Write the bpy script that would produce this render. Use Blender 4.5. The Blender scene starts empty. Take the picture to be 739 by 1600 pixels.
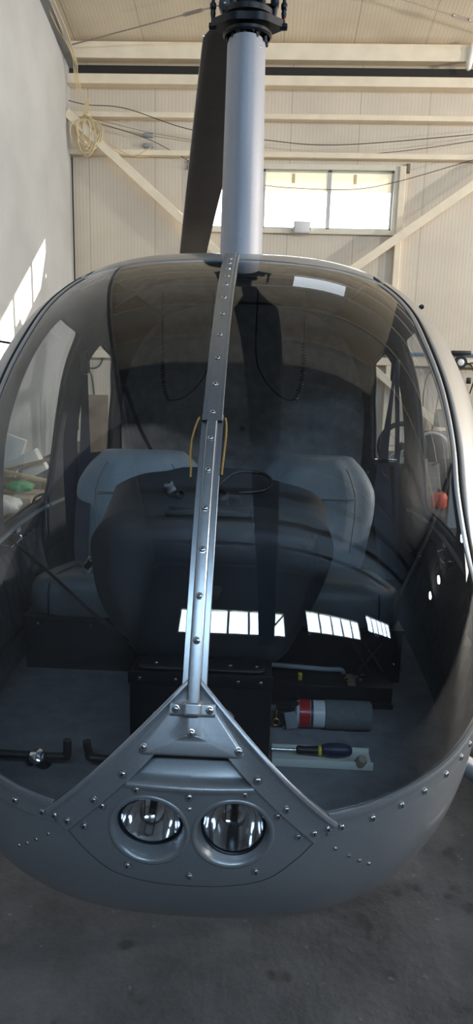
import bpy, bmesh, math, random
import numpy as np
from math import sin, cos, pi, radians, sqrt, atan2
from mathutils import Vector, Matrix
random.seed(7)
S = bpy.context.scene
COL = S.collection
A = np.array

# ------------------------------------------------------------------ materials
def mat(name, col, rough=.5, metal=0., noise=0., nscale=8., bump=0., bscale=60., spec=.5, coat=0.):
    m = bpy.data.materials.new(name); m.use_nodes = True
    nt = m.node_tree; b = nt.nodes['Principled BSDF']
    b.inputs['Base Color'].default_value = (*col, 1); b.inputs['Roughness'].default_value = rough
    b.inputs['Metallic'].default_value = metal; b.inputs['Specular IOR Level'].default_value = spec
    b.inputs['Coat Weight'].default_value = coat; b.inputs['Coat Roughness'].default_value = .08
    tc = nt.nodes.new('ShaderNodeTexCoord')
    if noise:
        n = nt.nodes.new('ShaderNodeTexNoise'); n.inputs['Scale'].default_value = nscale; n.inputs['Detail'].default_value = 6
        nt.links.new(tc.outputs['Object'], n.inputs['Vector'])
        r = nt.nodes.new('ShaderNodeValToRGB')
        r.color_ramp.elements[0].position = .3; r.color_ramp.elements[1].position = .7
        r.color_ramp.elements[0].color = (*[c*(1-noise) for c in col], 1)
        r.color_ramp.elements[1].color = (*[min(1, c*(1+noise)) for c in col], 1)
        nt.links.new(n.outputs['Fac'], r.inputs['Fac']); nt.links.new(r.outputs['Color'], b.inputs['Base Color'])
    if bump:
        n2 = nt.nodes.new('ShaderNodeTexNoise'); n2.inputs['Scale'].default_value = bscale; n2.inputs['Detail'].default_value = 4
        nt.links.new(tc.outputs['Object'], n2.inputs['Vector'])
        bp = nt.nodes.new('ShaderNodeBump'); bp.inputs['Strength'].default_value = bump; bp.inputs['Distance'].default_value = .01
        nt.links.new(n2.outputs['Fac'], bp.inputs['Height']); nt.links.new(bp.outputs['Normal'], b.inputs['Normal'])
    return m

def emit(name, col, s):
    m = bpy.data.materials.new(name); m.use_nodes = True; nt = m.node_tree
    nt.nodes.clear(); o = nt.nodes.new('ShaderNodeOutputMaterial'); e = nt.nodes.new('ShaderNodeEmission')
    e.inputs['Color'].default_value = (*col, 1); e.inputs['Strength'].default_value = s
    nt.links.new(e.outputs[0], o.inputs['Surface']); return m

def glass(name, tint, f0=.045, dust=.03, rough=.0, speck=0.):
    """thin acrylic or window pane: tinted transmission, Fresnel mirror, a film of dust"""
    m = bpy.data.materials.new(name); m.use_nodes = True; nt = m.node_tree; nt.nodes.clear()
    N = nt.nodes.new; L = nt.links.new
    o = N('ShaderNodeOutputMaterial'); tr = N('ShaderNodeBsdfTransparent'); gl = N('ShaderNodeBsdfGlossy')
    tr.inputs['Color'].default_value = (*tint, 1); gl.inputs['Roughness'].default_value = rough
    lw = N('ShaderNodeLayerWeight'); lw.inputs['Blend'].default_value = .5
    pw = N('ShaderNodeMath'); pw.operation = 'POWER'; pw.inputs[1].default_value = 5
    L(lw.outputs['Facing'], pw.inputs[0])
    ma = N('ShaderNodeMath'); ma.operation = 'MULTIPLY_ADD'; ma.inputs[1].default_value = 1-f0; ma.inputs[2].default_value = f0
    L(pw.outputs[0], ma.inputs[0])
    # both faces of the sheet mirror: 2R / (1 + R)
    a1 = N('ShaderNodeMath'); a1.operation = 'ADD'; a1.inputs[1].default_value = 1; L(ma.outputs[0], a1.inputs[0])
    a2 = N('ShaderNodeMath'); a2.operation = 'DIVIDE'; L(ma.outputs[0], a2.inputs[0]); L(a1.outputs[0], a2.inputs[1])
    ma = N('ShaderNodeMath'); ma.operation = 'MULTIPLY'; ma.inputs[1].default_value = 2; L(a2.outputs[0], ma.inputs[0])
    mx = N('ShaderNodeMixShader'); L(ma.outputs[0], mx.inputs[0]); L(tr.outputs[0], mx.inputs[1]); L(gl.outputs[0], mx.inputs[2])
    df = N('ShaderNodeBsdfDiffuse'); df.inputs['Color'].default_value = (.62, .6, .57, 1)
    tc = N('ShaderNodeTexCoord'); n = N('ShaderNodeTexNoise'); n.inputs['Scale'].default_value = 3.; n.inputs['Detail'].default_value = 8
    L(tc.outputs['Object'], n.inputs['Vector'])
    m1 = N('ShaderNodeMath'); m1.operation = 'MULTIPLY'; m1.inputs[1].default_value = dust*2
    L(n.outputs['Fac'], m1.inputs[0]); fac = m1.outputs[0]
    if speck:
        v = N('ShaderNodeTexVoronoi'); v.inputs['Scale'].default_value = 38.; L(tc.outputs['Object'], v.inputs['Vector'])
        lt = N('ShaderNodeMath'); lt.operation = 'LESS_THAN'; lt.inputs[1].default_value = .055; L(v.outputs['Distance'], lt.inputs[0])
        n3 = N('ShaderNodeTexNoise'); n3.inputs['Scale'].default_value = 5.; L(tc.outputs['Object'], n3.inputs['Vector'])
        g3 = N('ShaderNodeMath'); g3.operation = 'GREATER_THAN'; g3.inputs[1].default_value = .56; L(n3.outputs['Fac'], g3.inputs[0])
        m3 = N('ShaderNodeMath'); m3.operation = 'MULTIPLY'; L(lt.outputs[0], m3.inputs[0]); L(g3.outputs[0], m3.inputs[1])
        m4 = N('ShaderNodeMath'); m4.operation = 'MULTIPLY_ADD'; m4.inputs[1].default_value = speck; L(m3.outputs[0], m4.inputs[0]); L(fac, m4.inputs[2])
        fac = m4.outputs[0]
    mx2 = N('ShaderNodeMixShader'); L(fac, mx2.inputs[0]); L(mx.outputs[0], mx2.inputs[1]); L(df.outputs[0], mx2.inputs[2])
    L(mx2.outputs[0], o.inputs['Surface']); return m

def panel_mat(name, col, axis='X', pitch=1.05, rib=.055, seam=True, sp=0.5):
    """insulated sandwich panel: fine ribs, a joint every pitch metres, faint grime"""
    m = bpy.data.materials.new(name); m.use_nodes = True; nt = m.node_tree; b = nt.nodes['Principled BSDF']
    N = nt.nodes.new; L = nt.links.new
    b.inputs['Roughness'].default_value = .45
    tc = N('ShaderNodeTexCoord'); sx = N('ShaderNodeSeparateXYZ'); L(tc.outputs['Object'], sx.inputs[0])
    c = sx.outputs[axis]
    def mth(op, a, v=None, v2=None):
        k = N('ShaderNodeMath'); k.operation = op; L(a, k.inputs[0])
        if v is not None: k.inputs[1].default_value = v
        if v2 is not None: k.inputs[2].default_value = v2
        return k.outputs[0]
    rb = mth('SINE', mth('MULTIPLY', c, 2*pi/rib))
    rb = mth('POWER', mth('MULTIPLY_ADD', rb, .5, .5), 6)
    fr = mth('ABSOLUTE', mth('SUBTRACT', mth('FRACT', mth('MULTIPLY_ADD', c, 1/pitch, sp)), .5))
    se = mth('LESS_THAN', fr, .006/pitch)
    n = N('ShaderNodeTexNoise'); n.inputs['Scale'].default_value = 1.3; n.inputs['Detail'].default_value = 7; L(tc.outputs['Object'], n.inputs['Vector'])
    rp = N('ShaderNodeValToRGB'); L(n.outputs['Fac'], rp.inputs['Fac'])
    rp.color_ramp.elements[0].position = .3; rp.color_ramp.elements[1].position = .65
    rp.color_ramp.elements[0].color = (*[k*.86 for k in col], 1); rp.color_ramp.elements[1].color = (*col, 1)
    n2 = N('ShaderNodeTexNoise'); n2.inputs['Scale'].default_value = 9; n2.inputs['Detail'].default_value = 3; L(tc.outputs['Object'], n2.inputs['Vector'])
    spk = mth('GREATER_THAN', n2.outputs['Fac'], .73)
    mx0 = N('ShaderNodeMixRGB'); mx0.inputs[2].default_value = (*[k*.55 for k in col], 1); L(mth('MULTIPLY', spk, .5), mx0.inputs[0]); L(rp.outputs[0], mx0.inputs[1])
    mxr = N('ShaderNodeMixRGB'); mxr.inputs[2].default_value = (*[k*.8 for k in col], 1); L(mth('MULTIPLY', rb, .45), mxr.inputs[0]); L(mx0.outputs[0], mxr.inputs[1])
    mx = N('ShaderNodeMixRGB'); mx.inputs[2].default_value = (.16, .14, .12, 1)
    L(mth('MULTIPLY', se, .45), mx.inputs[0]); L(mxr.outputs[0], mx.inputs[1]); L(mx.outputs[0], b.inputs['Base Color'])
    bp = N('ShaderNodeBump'); bp.inputs['Strength'].default_value = .25; bp.inputs['Distance'].default_value = .004; bp.invert = True
    L(rb, bp.inputs['Height']); L(bp.outputs['Normal'], b.inputs['Normal'])
    return m

def floor_mat():
    m = bpy.data.materials.new('concrete_floor'); m.use_nodes = True; nt = m.node_tree; b = nt.nodes['Principled BSDF']
    N = nt.nodes.new; L = nt.links.new; tc = N('ShaderNodeTexCoord')
    def noise(s, d=8, r=.6):
        n = N('ShaderNodeTexNoise'); n.inputs['Scale'].default_value = s; n.inputs['Detail'].default_value = d; n.inputs['Roughness'].default_value = r
        L(tc.outputs['Object'], n.inputs['Vector']); return n.outputs['Fac']
    r = N('ShaderNodeValToRGB'); L(noise(2.6, 9, .68), r.inputs['Fac'])
    r.color_ramp.elements[0].position = .32; r.color_ramp.elements[1].position = .7
    r.color_ramp.elements[0].color = (.045, .048, .054, 1); r.color_ramp.elements[1].color = (.14, .145, .155, 1)
    st = N('ShaderNodeValToRGB'); L(noise(7.5, 3, .5), st.inputs['Fac'])
    st.color_ramp.elements[0].position = .615; st.color_ramp.elements[1].position = .68
    mx = N('ShaderNodeMixRGB'); mx.inputs[2].default_value = (.022, .021, .02, 1)
    k = N('ShaderNodeMath'); k.operation = 'MULTIPLY'; k.inputs[1].default_value = .6; L(st.outputs[0], k.inputs[0])
    L(k.outputs[0], mx.inputs[0]); L(r.outputs[0], mx.inputs[1])
    l2 = N('ShaderNodeValToRGB'); L(noise(24, 2, .5), l2.inputs['Fac'])
    l2.color_ramp.elements[0].position = .70; l2.color_ramp.elements[1].position = .73
    mx2 = N('ShaderNodeMixRGB'); mx2.inputs[2].default_value = (.26, .26, .25, 1)
    k2 = N('ShaderNodeMath'); k2.operation = 'MULTIPLY'; k2.inputs[1].default_value = .35; L(l2.outputs[0], k2.inputs[0])
    L(k2.outputs[0], mx2.inputs[0]); L(mx.outputs[0], mx2.inputs[1])
    L(mx2.outputs[0], b.inputs['Base Color']); b.inputs['Roughness'].default_value = .62
    bp = N('ShaderNodeBump'); bp.inputs['Strength'].default_value = .35; bp.inputs['Distance'].default_value = .01
    L(noise(45, 8), bp.inputs['Height']); L(bp.outputs['Normal'], b.inputs['Normal'])
    return m

M = dict(
 silver=mat('silver_paint', (.33, .35, .375), .34, .5, .05, 300., coat=.35),
 frame=mat('grey_metal_paint', (.44, .47, .51), .34, .7, .05, 200.),
 bow=mat('brushed_bow', (.42, .45, .49), .30, .85, .06, 90.),
 mast=mat('mast_paint', (.46, .475, .53), .48, .2, .04, 120.),
 screw=mat('screw_steel', (.62, .65, .69), .22, 1.),
 slot=mat('screw_slot', (.03, .03, .035), .5, .6),
 chrome=mat('chrome', (.85, .86, .88), .06, 1.), reflector=mat('lamp_reflector', (.88, .89, .92), .09, 1.),
 trim_in=mat('cabin_lining', (.065, .07, .078), .75, 0, .15, 40., .15, 220.),
 headliner=mat('headliner_fabric', (.58, .60, .62), .9, 0, .18, 25., .2, 300.),
 black=mat('satin_black', (.014, .015, .017), .42, 0, .2, 30.),
 blackm=mat('black_metal', (.017, .019, .025), .38, .3, .2, 40.),
 rubber=mat('black_rubber', (.012, .012, .012), .6),
 consolem=mat('console_vinyl', (.033, .037, .045), .5, 0, .1, 20., .12, 420.),
 leather=mat('grey_leather', (.28, .325, .36), .42, 0, .08, 15., .18, 180.),
 leather_d=mat('dark_leather', (.15, .162, .17), .42, 0, .1, 15., .15, 180.),
 carpet=mat('cabin_carpet', (.21, .21, .225), .95, 0, .16, 22., .4, 500.),
 belt=mat('belt_webbing', (.028, .031, .048), .7, 0, .1, 200.),
 blade=mat('rotor_blade', (.055, .050, .056), .5, 0, .15, 6.),
 bladeedge=mat('blade_edge_steel', (.5, .5, .5), .3, .9),
 acrylic=glass('canopy_acrylic', (.85, .89, .92), .040, .004, .006, .22),
 dglass=glass('door_acrylic', (.88, .90, .91), .04, .008, .006),
 lens=glass('lamp_lens', (.93, .95, .96), .06, .0, .0),
 pane=glass('window_glass', (.92, .94, .94), .045, .015, .0),
 wall=panel_mat('ivory_panel_wall', (.70, .615, .50), 'X', 1.06, .055, True, .18),
 roof=panel_mat('ivory_panel_roof', (.90, .81, .66), 'X', 1.06, .055, True, .33),
 roof_dim=panel_mat('dimmed_roof', (.21, .225, .25), 'X', 1.06, .055, True, .33),
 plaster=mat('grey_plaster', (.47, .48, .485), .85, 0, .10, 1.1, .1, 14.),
 plain=mat('dark_wall', (.10, .11, .125), .8, 0, .08, 2.),
 beam=mat('cream_steel', (.84, .735, .57), .5, 0, .07, 4.),
 beamg=mat('grey_steel', (.26, .26, .265), .6, 0, .1, 4.),
 dark=mat('dark_gap', (.03, .028, .026), .9),
 winframe=mat('cream_window_frame', (.72, .67, .55), .5, 0, .05, 5.),
 alu=mat('grey_aluminium', (.52, .52, .50), .45, .2),
 eave_tan=mat('tan_eave_sheet', (.72, .66, .54), .8),
 floor=floor_mat(),
 cord=mat('tan_cord', (.55, .33, .10), .9), wire=mat('dark_wire', (.05, .045, .04), .7), cream=mat('cream_wire', (.66, .54, .32), .7),
 steelrope=mat('steel_rope', (.36, .31, .26), .5, .3),
 red=mat('red_paint', (.45, .012, .018), .3, coat=.4), white=mat('white_label', (.72, .73, .73), .35), cloth=mat('grey_sleeve', (.15, .16, .165), .9, 0, .1, 90., .3, 300.),
 navy=mat('navy_band', (.02, .03, .07), .4), brass=mat('brass', (.62, .45, .16), .3, 1.),
 foam=mat('white_foam', (.82, .80, .74), .85, 0, .05, 10.), wood=mat('raw_timber', (.42, .33, .23), .8, 0, .2, 12.), green=mat('green_plastic', (.10, .36, .14), .5),
 plastic=mat('pale_plastic_bag', (.72, .72, .67), .45, 0, .06, 12., .5, 14.), brick=mat('reddish_cloth', (.36, .22, .2), .9, 0, .15, 10.),
 yellow=mat('yellow_plastic', (.75, .62, .05), .4), orange=mat('orange_plastic', (.85, .12, .05), .45), machine=mat('dark_machine', (.018, .019, .021), .5, .4, .3, 15.),
 grey=mat('grey_paint', (.30, .32, .34), .5, 0, .06, 8.), tray=mat('white_strip', (.70, .72, .66), .5), brown=mat('brown_board', (.20, .15, .10), .8, 0, .2, 6.),
 blue=mat('blue_pipe', (.10, .22, .42), .4), olive=mat('yellowish_rod', (.62, .56, .25), .5, .3),
 sky_front=emit('bright_sky_pane', (.54, .77, 1.0), 22.), fill_side=emit('warm_fill_pane', (1.0, .94, .84), 6.), skylight=emit('roof_skylight_sheet', (.85, .93, 1.0), 2.),
)

def film(name, col, t):
    m = mat(name, col, .7); nt = m.node_tree; b = nt.nodes['Principled BSDF']; o = nt.nodes['Material Output']
    tl = nt.nodes.new('ShaderNodeBsdfTranslucent'); tl.inputs['Color'].default_value = (*[c*t for c in col], 1)
    ad = nt.nodes.new('ShaderNodeAddShader'); nt.links.new(b.outputs[0], ad.inputs[0]); nt.links.new(tl.outputs[0], ad.inputs[1]); nt.links.new(ad.outputs[0], o.inputs['Surface']); return m
M['eave_tan'] = film('tan_eave_sheet', (.78, .73, .62), .3)  # translucent sheet standing in for the eave's tone in the panes
# ------------------------------------------------------------------ mesh helpers
def link(name, me, mats, parent=None, smooth=True):
    o = bpy.data.objects.new(name, me); COL.objects.link(o)
    for k in (mats if isinstance(mats, (list, tuple)) else [mats]): me.materials.append(M[k] if isinstance(k, str) else k)
    if parent: o.parent = parent
    if smooth: me.polygons.foreach_set('use_smooth', [True]*len(me.polygons))
    return o
class B:
    """gathers shapes that belong to one part and links them as one mesh"""
    def __init__(s): s.v = []; s.f = []; s.m = []; s.cur = 0
    def add(s, v, f):
        n = len(s.v); s.v += [tuple(map(float, p)) for p in v]; s.f += [tuple(int(i)+n for i in q) for q in f]; s.m += [s.cur]*len(f); return s
    def mi(s, k): s.cur = k; return s
    def grid(s, P, cu=False, cv=False):
        P = np.asarray(P); n, m = P.shape[:2]; f = []
        for i in range(n-(not cu)):
            for j in range(m-(not cv)):
                a, b = i, (i+1) % n; c, d = j, (j+1) % m
                f.append((a*m+c, b*m+c, b*m+d, a*m+d))
        return s.add(P.reshape(-1, 3), f)
    def box(s, c, d, bev=.0, rot=None, seg=2):
        bm = bmesh.new(); bmesh.ops.create_cube(bm, size=1)
        for v in bm.verts: v.co = Vector((v.co.x*d[0], v.co.y*d[1], v.co.z*d[2]))
        if bev: bmesh.ops.bevel(bm, geom=bm.edges[:], offset=min(bev, min(d)*.49), segments=seg, profile=.5, affect='EDGES')
        if rot is not None: bmesh.ops.transform(bm, matrix=rot.to_4x4(), verts=bm.verts)
        bmesh.ops.translate(bm, vec=Vector(c), verts=bm.verts)
        bm.verts.index_update(); s.add([v.co[:] for v in bm.verts], [[v.index for v in f.verts] for f in bm.faces]); bm.free(); return s
    def tube(s, path, r, n=10, closed=False, caps=True):
        P = np.asarray(path, float); k = len(P)
        R = np.full(k, r) if np.isscalar(r) else np.asarray(r, float)
        T = np.gradient(P, axis=0)
        if closed: T = np.roll(P, -1, 0)-np.roll(P, 1, 0)
        T /= np.linalg.norm(T, axis=1)[:, None]+1e-12
        u = np.cross(T[0], [0, 0, 1.]);
        if np.linalg.norm(u) < .1: u = np.cross(T[0], [1., 0, 0])
        u /= np.linalg.norm(u); out = []
        a = np.linspace(0, 2*pi, n, endpoint=False)
        for i in range(k):
            u = u-T[i]*(u@T[i]); u /= np.linalg.norm(u)+1e-12; w = np.cross(T[i], u)
            out.append(P[i]+R[i]*(np.cos(a)[:, None]*u+np.sin(a)[:, None]*w))
        o = len(s.v); s.grid(A(out), closed, True)
        if caps and not closed:
            s.f += [tuple(o+j for j in range(n))[::-1], tuple(o+(k-1)*n+j for j in range(n))]; s.m += [s.cur]*2
        return s
    def lathe(s, prof, c, ax=(0, 0, 1), n=32):
        ax = Vector(ax).normalized(); q = Vector((0, 0, 1)).rotation_difference(ax); a = np.linspace(0, 2*pi, n, endpoint=False); out = []
        for r, h in prof:
            out.append([list(Vector(c)+q @ Vector((r*cos(t), r*sin(t), h))) for t in a])
        return s.grid(A(out), False, True)
    def build(s, name, mats, parent=None, smooth=True, auto=None):
        me = bpy.data.meshes.new(name); me.from_pydata(s.v, [], s.f); me.update()
        bm = bmesh.new(); bm.from_mesh(me); bmesh.ops.remove_doubles(bm, verts=bm.verts, dist=1e-6); bmesh.ops.recalc_face_normals(bm, faces=bm.faces); bm.to_mesh(me) if len(bm.faces) == len(s.f) else None
        bm.free()
        if len(me.polygons) == len(s.m): me.polygons.foreach_set('material_index', s.m)
        o = link(name, me, mats, parent, smooth)
        if smooth:
            ang = radians(auto or 40)
            me.set_sharp_from_angle(angle=ang)
        return o
def tag(o, label, cat, group=None, kind=None):
    o['label'] = label; o['category'] = cat
    if group: o['group'] = group
    if kind: o['kind'] = kind
    return o
def struct(o, label=None):
    o['kind'] = 'structure'
    return o
def empty(name, loc=(0, 0, 0)):
    o = bpy.data.objects.new(name, None); COL.objects.link(o); o.location = loc; o.empty_display_size = .1; return o
def rs(pts, n):
    """smooth resample of a polyline (Catmull-Rom by arc length)"""
    P = np.asarray(pts, float); d = np.r_[0, np.cumsum(np.linalg.norm(np.diff(P, axis=0), axis=1))]
    t = np.linspace(0, d[-1], n); out = []
    Q = np.vstack([2*P[0]-P[1], P, 2*P[-1]-P[-2]])
    for x in t:
        i = min(max(np.searchsorted(d, x, side='right')-1, 0), len(P)-2); u = (x-d[i])/(d[i+1]-d[i])
        a, b, c, e = Q[i:i+4]
        out.append(.5*((2*b)+(c-a)*u+(2*a-5*b+4*c-e)*u*u+(-a+3*b-3*c+e)*u**3))
    return A(out)
def ls(pts, n):
    P = np.asarray(pts, float); d = np.r_[0, np.cumsum(np.linalg.norm(np.diff(P, axis=0), axis=1))]; t = np.linspace(0, d[-1], n)
    return np.stack([np.interp(t, d, P[:, k]) for k in range(P.shape[1])], -1)
def solid(o, th, off=-1, mo=0, mr=0):
    m = o.modifiers.new('thick', 'SOLIDIFY'); m.thickness = th; m.offset = off; m.material_offset = mo; m.material_offset_rim = mr
def arc(c, r, a0, a1, n, pl='xz'):
    t = np.linspace(a0, a1, n)
    o = np.zeros((n, 3)); i, j = {'xz': (0, 2), 'xy': (0, 1), 'yz': (1, 2)}[pl]
    o[:, i] = r*np.cos(t); o[:, j] = r*np.sin(t); return o+np.asarray(c)

# ------------------------------------------------------------------ fuselage shape
def spl(x, y):
    x = A(x, float); y = A(y, float); n = len(x); h = np.diff(x); K = np.eye(n); r = np.zeros(n)
    for i in range(1, n-1):
        K[i, i-1:i+2] = h[i-1], 2*(h[i-1]+h[i]), h[i]; r[i] = 6*((y[i+1]-y[i])/h[i]-(y[i]-y[i-1])/h[i-1])
    m = np.linalg.solve(K, r)
    def f(t):
        t = np.clip(t, x[0], x[-1]); i = np.clip(np.searchsorted(x, t, side='right')-1, 0, n-2); a = x[i+1]-t; b = t-x[i]; H = h[i]
        return (m[i]*a**3+m[i+1]*b**3)/(6*H)+(y[i]/H-m[i]*H/6)*a+(y[i+1]/H-m[i+1]*H/6)*b
    return f
A = lambda x, *k: np.array(x, *k)
qs = lambda *a: np.sqrt(np.array(a, float))
fW = spl(qs(0, .05, .15, .35, .65, 1.05, 1.6, 2.6), [0, .307, .469, .600, .693, .735, .735, .45])
fT = spl(qs(0, .05, .25, .5, .9, 1.5, 2.6), [.80, .92, 1.247, 1.514, 1.774, 1.862, 1.72])
fB = spl(qs(0, .05, .15, .4, .9, 2.6), [.70, .523, .415, .393, .36, .5])
fM = spl([0, .3, .8, 2.6], [.75, .80, .95, 1.0])
NB = 2.65
def NT(Y):
    t = np.clip(np.asarray(Y), 0, 1); return 2.19+.77*t*t*(3-2*t)
def secs(Y):
    s = np.sqrt(np.maximum(Y, 0)); return fW(s), fT(s), fB(s), fM(Y)
def Fi(P):
    P = np.asarray(P); x, Y, z = P[..., 0], P[..., 1], P[..., 2]
    W, T, Bz, Mz = secs(Y); W = np.maximum(W, 1e-4); up = z > Mz
    h = np.maximum(np.where(up, T-Mz, Mz-Bz), 1e-4); n = np.where(up, NT(Y), NB)
    v = (np.abs(x)/W)**n+(np.abs(z-Mz)/h)**n-1
    return np.where((Y < 0) | (Y > 2.6), 1., v)
C0 = A([0, .9, 1.0])
def star(P):
    """push points along the rays from the cabin's middle until they lie on the skin"""
    P = np.asarray(P, float); d = P-C0; d = d/np.linalg.norm(d, axis=-1, keepdims=True)
    a = np.full(P.shape[:-1], .02); b = np.full(P.shape[:-1], 2.5)
    for _ in range(46):
        m = (a+b)/2; v = Fi(C0+d*m[..., None]); a = np.where(v < 0, m, a); b = np.where(v < 0, b, m)
    return C0+d*((a+b)/2)[..., None]
def nrm(P, e=2e-4):
    P = np.asarray(P, float); g = np.stack([Fi(P+e*np.eye(3)[k])-Fi(P-e*np.eye(3)[k]) for k in range(3)], -1)
    return g/(np.linalg.norm(g, axis=-1, keepdims=True)+1e-12)
def side(Y, z, sgn=1):
    Y = np.asarray(Y, float); z = np.asarray(z, float); W, T, Bz, Mz = secs(Y)
    up = z > Mz; h = np.where(up, T-Mz, Mz-Bz); n = np.where(up, NT(Y), NB)
    u = np.clip(np.abs(z-Mz)/h, 0, 1); return np.stack([sgn*W*(1-u**n)**(1/n), Y, z], -1)
def front(x, z, off=0.):
    """the point of the nose skin at width x and height z, lifted off it by off"""
    x, z = np.broadcast_arrays(np.asarray(x, float), np.asarray(z, float))
    a = np.full(x.shape, -.001); b = np.full(x.shape, .8)
    for _ in range(46):
        m = (a+b)/2; v = Fi(np.stack([x, m, z], -1)); a = np.where(v < 0, a, m); b = np.where(v < 0, m, b)
    P = np.stack([x, b, z], -1); return P+nrm(P+A([0, 1e-3, 0]))*off if np.any(off) else P
def ctop(Y): return np.stack([0*Y, Y, fT(np.sqrt(Y))], -1)
def coons(a, b, c, d):
    """a,b: bottom and top edge (u); c,d: left and right edge (v)"""
    n, m = len(a), len(c); u = np.linspace(0, 1, n)[:, None, None]; v = np.linspace(0, 1, m)[None, :, None]
    P = (1-v)*a[:, None]+v*b[:, None]+(1-u)*c[None]+u*d[None]-((1-u)*(1-v)*a[0]+u*(1-v)*a[-1]+(1-u)*v*b[0]+u*v*b[-1])
    return star(P)
mir = lambda P: np.asarray(P)*A([-1, 1, 1])
ZROOF = lambda Y: (lambda W, T, Bz, Mz: Mz+(T-Mz)*np.interp(Y, [.9, 1.3, 2.5], [.944, .93, .90]))(*secs(Y))
SEAM = [(.375, .80), (.37, .90), (.372, 1.02), (.398, 1.14), (.458, 1.25), (.547, 1.352), (.648, 1.462), (.768, 1.581), (.90, 1.68), (.985, 1.745)]
seam2 = rs(SEAM, 60); seam3 = side(seam2[:, 0], seam2[:, 1])
plate_edge = [(0, .968), (.02, .966), (.247, .747)]
lowf = [(.247, .747), (.31, .752), (.39, .766), (.455, .778), (.54, .794)]
low3 = np.vstack([front(*ls(plate_edge, 130).T), rs(np.vstack([front(*A(lowf).T), seam3[:1]]), 50)[1:]])

heli = empty('helicopter')
tag(heli, 'silver grey helicopter parked nose-on with a bubble canopy and two nose lamps', 'helicopter')

# windshield halves
topc = rs(np.vstack([ctop(A([.985])), side(A([.97]), A([1.785]))*A([0, 1, 1])+A([.2, 0, 0]), seam3[-1:]]), len(low3))
cy = (np.linspace(sqrt(.072), sqrt(.985), 90))**2
for s in (1, -1):
    g = coons(low3, topc, ctop(cy), ls(seam3, 90))
    o = B().grid(g if s > 0 else mir(g)).build('windshield', 'acrylic', heli, auto=80)
    o['label'] = 'clear tinted acrylic windshield half with dust specks and reflections'

# lower fuselage (nose, belly, sides under the doors) with the lamp pockets
LAMPS = [(-.072, .722), (.078, .722)]
kt = [0, .10, .22, .34, .46, .62, .80, 1.0]
iy = A([.0, .40, .52, .60, .68, .78, .9, 1.0])
nl = len(low3)
toppath = np.vstack([low3, side(np.linspace(.45, 2.5, 60), np.full(60, .80))])
cl = rs([(0, .07, .965), (0, .012, .85), (0, .002, .76), (0, .004, .66), (0, .02, .59), (0, .07, .50), (0, .15, .415), (0, .4, .392), (0, .9, .36), (0, 1.6, .40), (0, 2.5, .485)], 400)
cd = np.r_[0, np.cumsum(np.linalg.norm(np.diff(cl, axis=0), axis=1))]; cd /= cd[-1]
kY = np.searchsorted(cl[:, 1]*(cl[:, 2] < .6), .4)
frac = np.interp(np.arange(len(toppath)), [0, 129, nl-1, len(toppath)-1], [0, cd[130]*.62, cd[kY], 1.])
clp = np.stack([np.interp(frac, cd, cl[:, k]) for k in range(3)], -1)
ub = np.linspace(0, 1, 170)[None, :, None]
g = star((1-ub)*toppath[:, None]+ub*clp[:, None])
def nose_shape(g):
    """press the air inlet under the V plate into the nose skin"""
    x, z = g[..., 0], g[..., 2]; n = nrm(g)
    hw = np.interp(z, [.80, .87], [.128, .07]); t = np.clip((z-.808)/.012, 0, 1); up = np.clip((z-.808)/.055, 0, 1)
    e = np.clip((hw-np.abs(x))/.012, 0, 1); e = e*e*(3-2*e); t = t*t*(3-2*t)
    dep = (.010*t+.022*up)*e*(g[..., 1] < .2)
    lip = .004*np.exp(-((z-.803)/.005)**2)*np.clip((.122-np.abs(x))/.01, 0, 1)*(g[..., 1] < .2)
    return g+n*(lip-dep)[..., None]
bl = B()
for s in (1, -1):
    q = nose_shape(g if s > 0 else mir(g))
    bl.grid(q)
me_o = bl.build('nose_and_belly_skin', ['silver', 'trim_in'], heli, auto=60)
bm = bmesh.new(); bm.from_mesh(me_o.data)
def inlamp(p):
    return any(((p.x-lx)/.066)**2+((p.z-(lz-.006))/.063)**2 < 1 and p.y < .1 for lx, lz in LAMPS)
dl = [f for f in bm.faces if inlamp(f.calc_center_median())]
bmesh.ops.delete(bm, geom=dl, context='FACES')
bmesh.ops.remove_doubles(bm, verts=bm.verts, dist=2e-4)
bmesh.ops.recalc_face_normals(bm, faces=bm.faces); bm.to_mesh(me_o.data); bm.free()
solid(me_o, .006, -1, 1, 0)

# roof
ry = np.linspace(.985, 2.5, 60)
rl = side(ry, ZROOF(ry)); rl[0] = seam3[-1]
br = B()
for s in (1, -1):
    gg = coons(ctop(ry), rl, ls(topc, 40), ls(np.vstack([ctop(A([2.5])), side(A([2.5]), A([1.66])), rl[-1:]]), 40))
    br.grid(gg if s > 0 else mir(gg))
ro = br.build('roof_skin', ['silver', 'headliner'], heli, auto=60); solid(ro, .012, -1, 1, 0)

# doors and rear quarter with their windows
def ring(inner, outer, m):
    v = np.linspace(0, 1, m)[None, :, None]; return inner[:, None]*(1-v)+outer[:, None]*v
def loop4(sides, n, sm=False): return np.vstack([ls(q, n+1)[:-1] for q in sides])
def smooth_loop(P, k):
    for _ in range(k): P = .5*P+.25*(np.roll(P, 1, 0)+np.roll(P, -1, 0))
    return P
nn = 26
W1 = loop4([[(1.06, .975), (1.59, .985)], [(1.585, .985), (1.665, 1.18), (1.70, 1.35), (1.705, 1.612)], [(1.705, 1.612), (1.38, 1.672)], [(1.38, 1.672), (1.25, 1.49), (1.10, 1.26), (1.06, .975)]], nn)
O1 = loop4([[(.37, .80), (1.75, .80)], [(1.75, .80), (1.75, float(ZROOF(1.75)))], [(y, float(ZROOF(y))) for y in (1.75, 1.5, 1.3, 1.1)]+[(.985, 1.745)], seam2[::-1]], nn)
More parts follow.
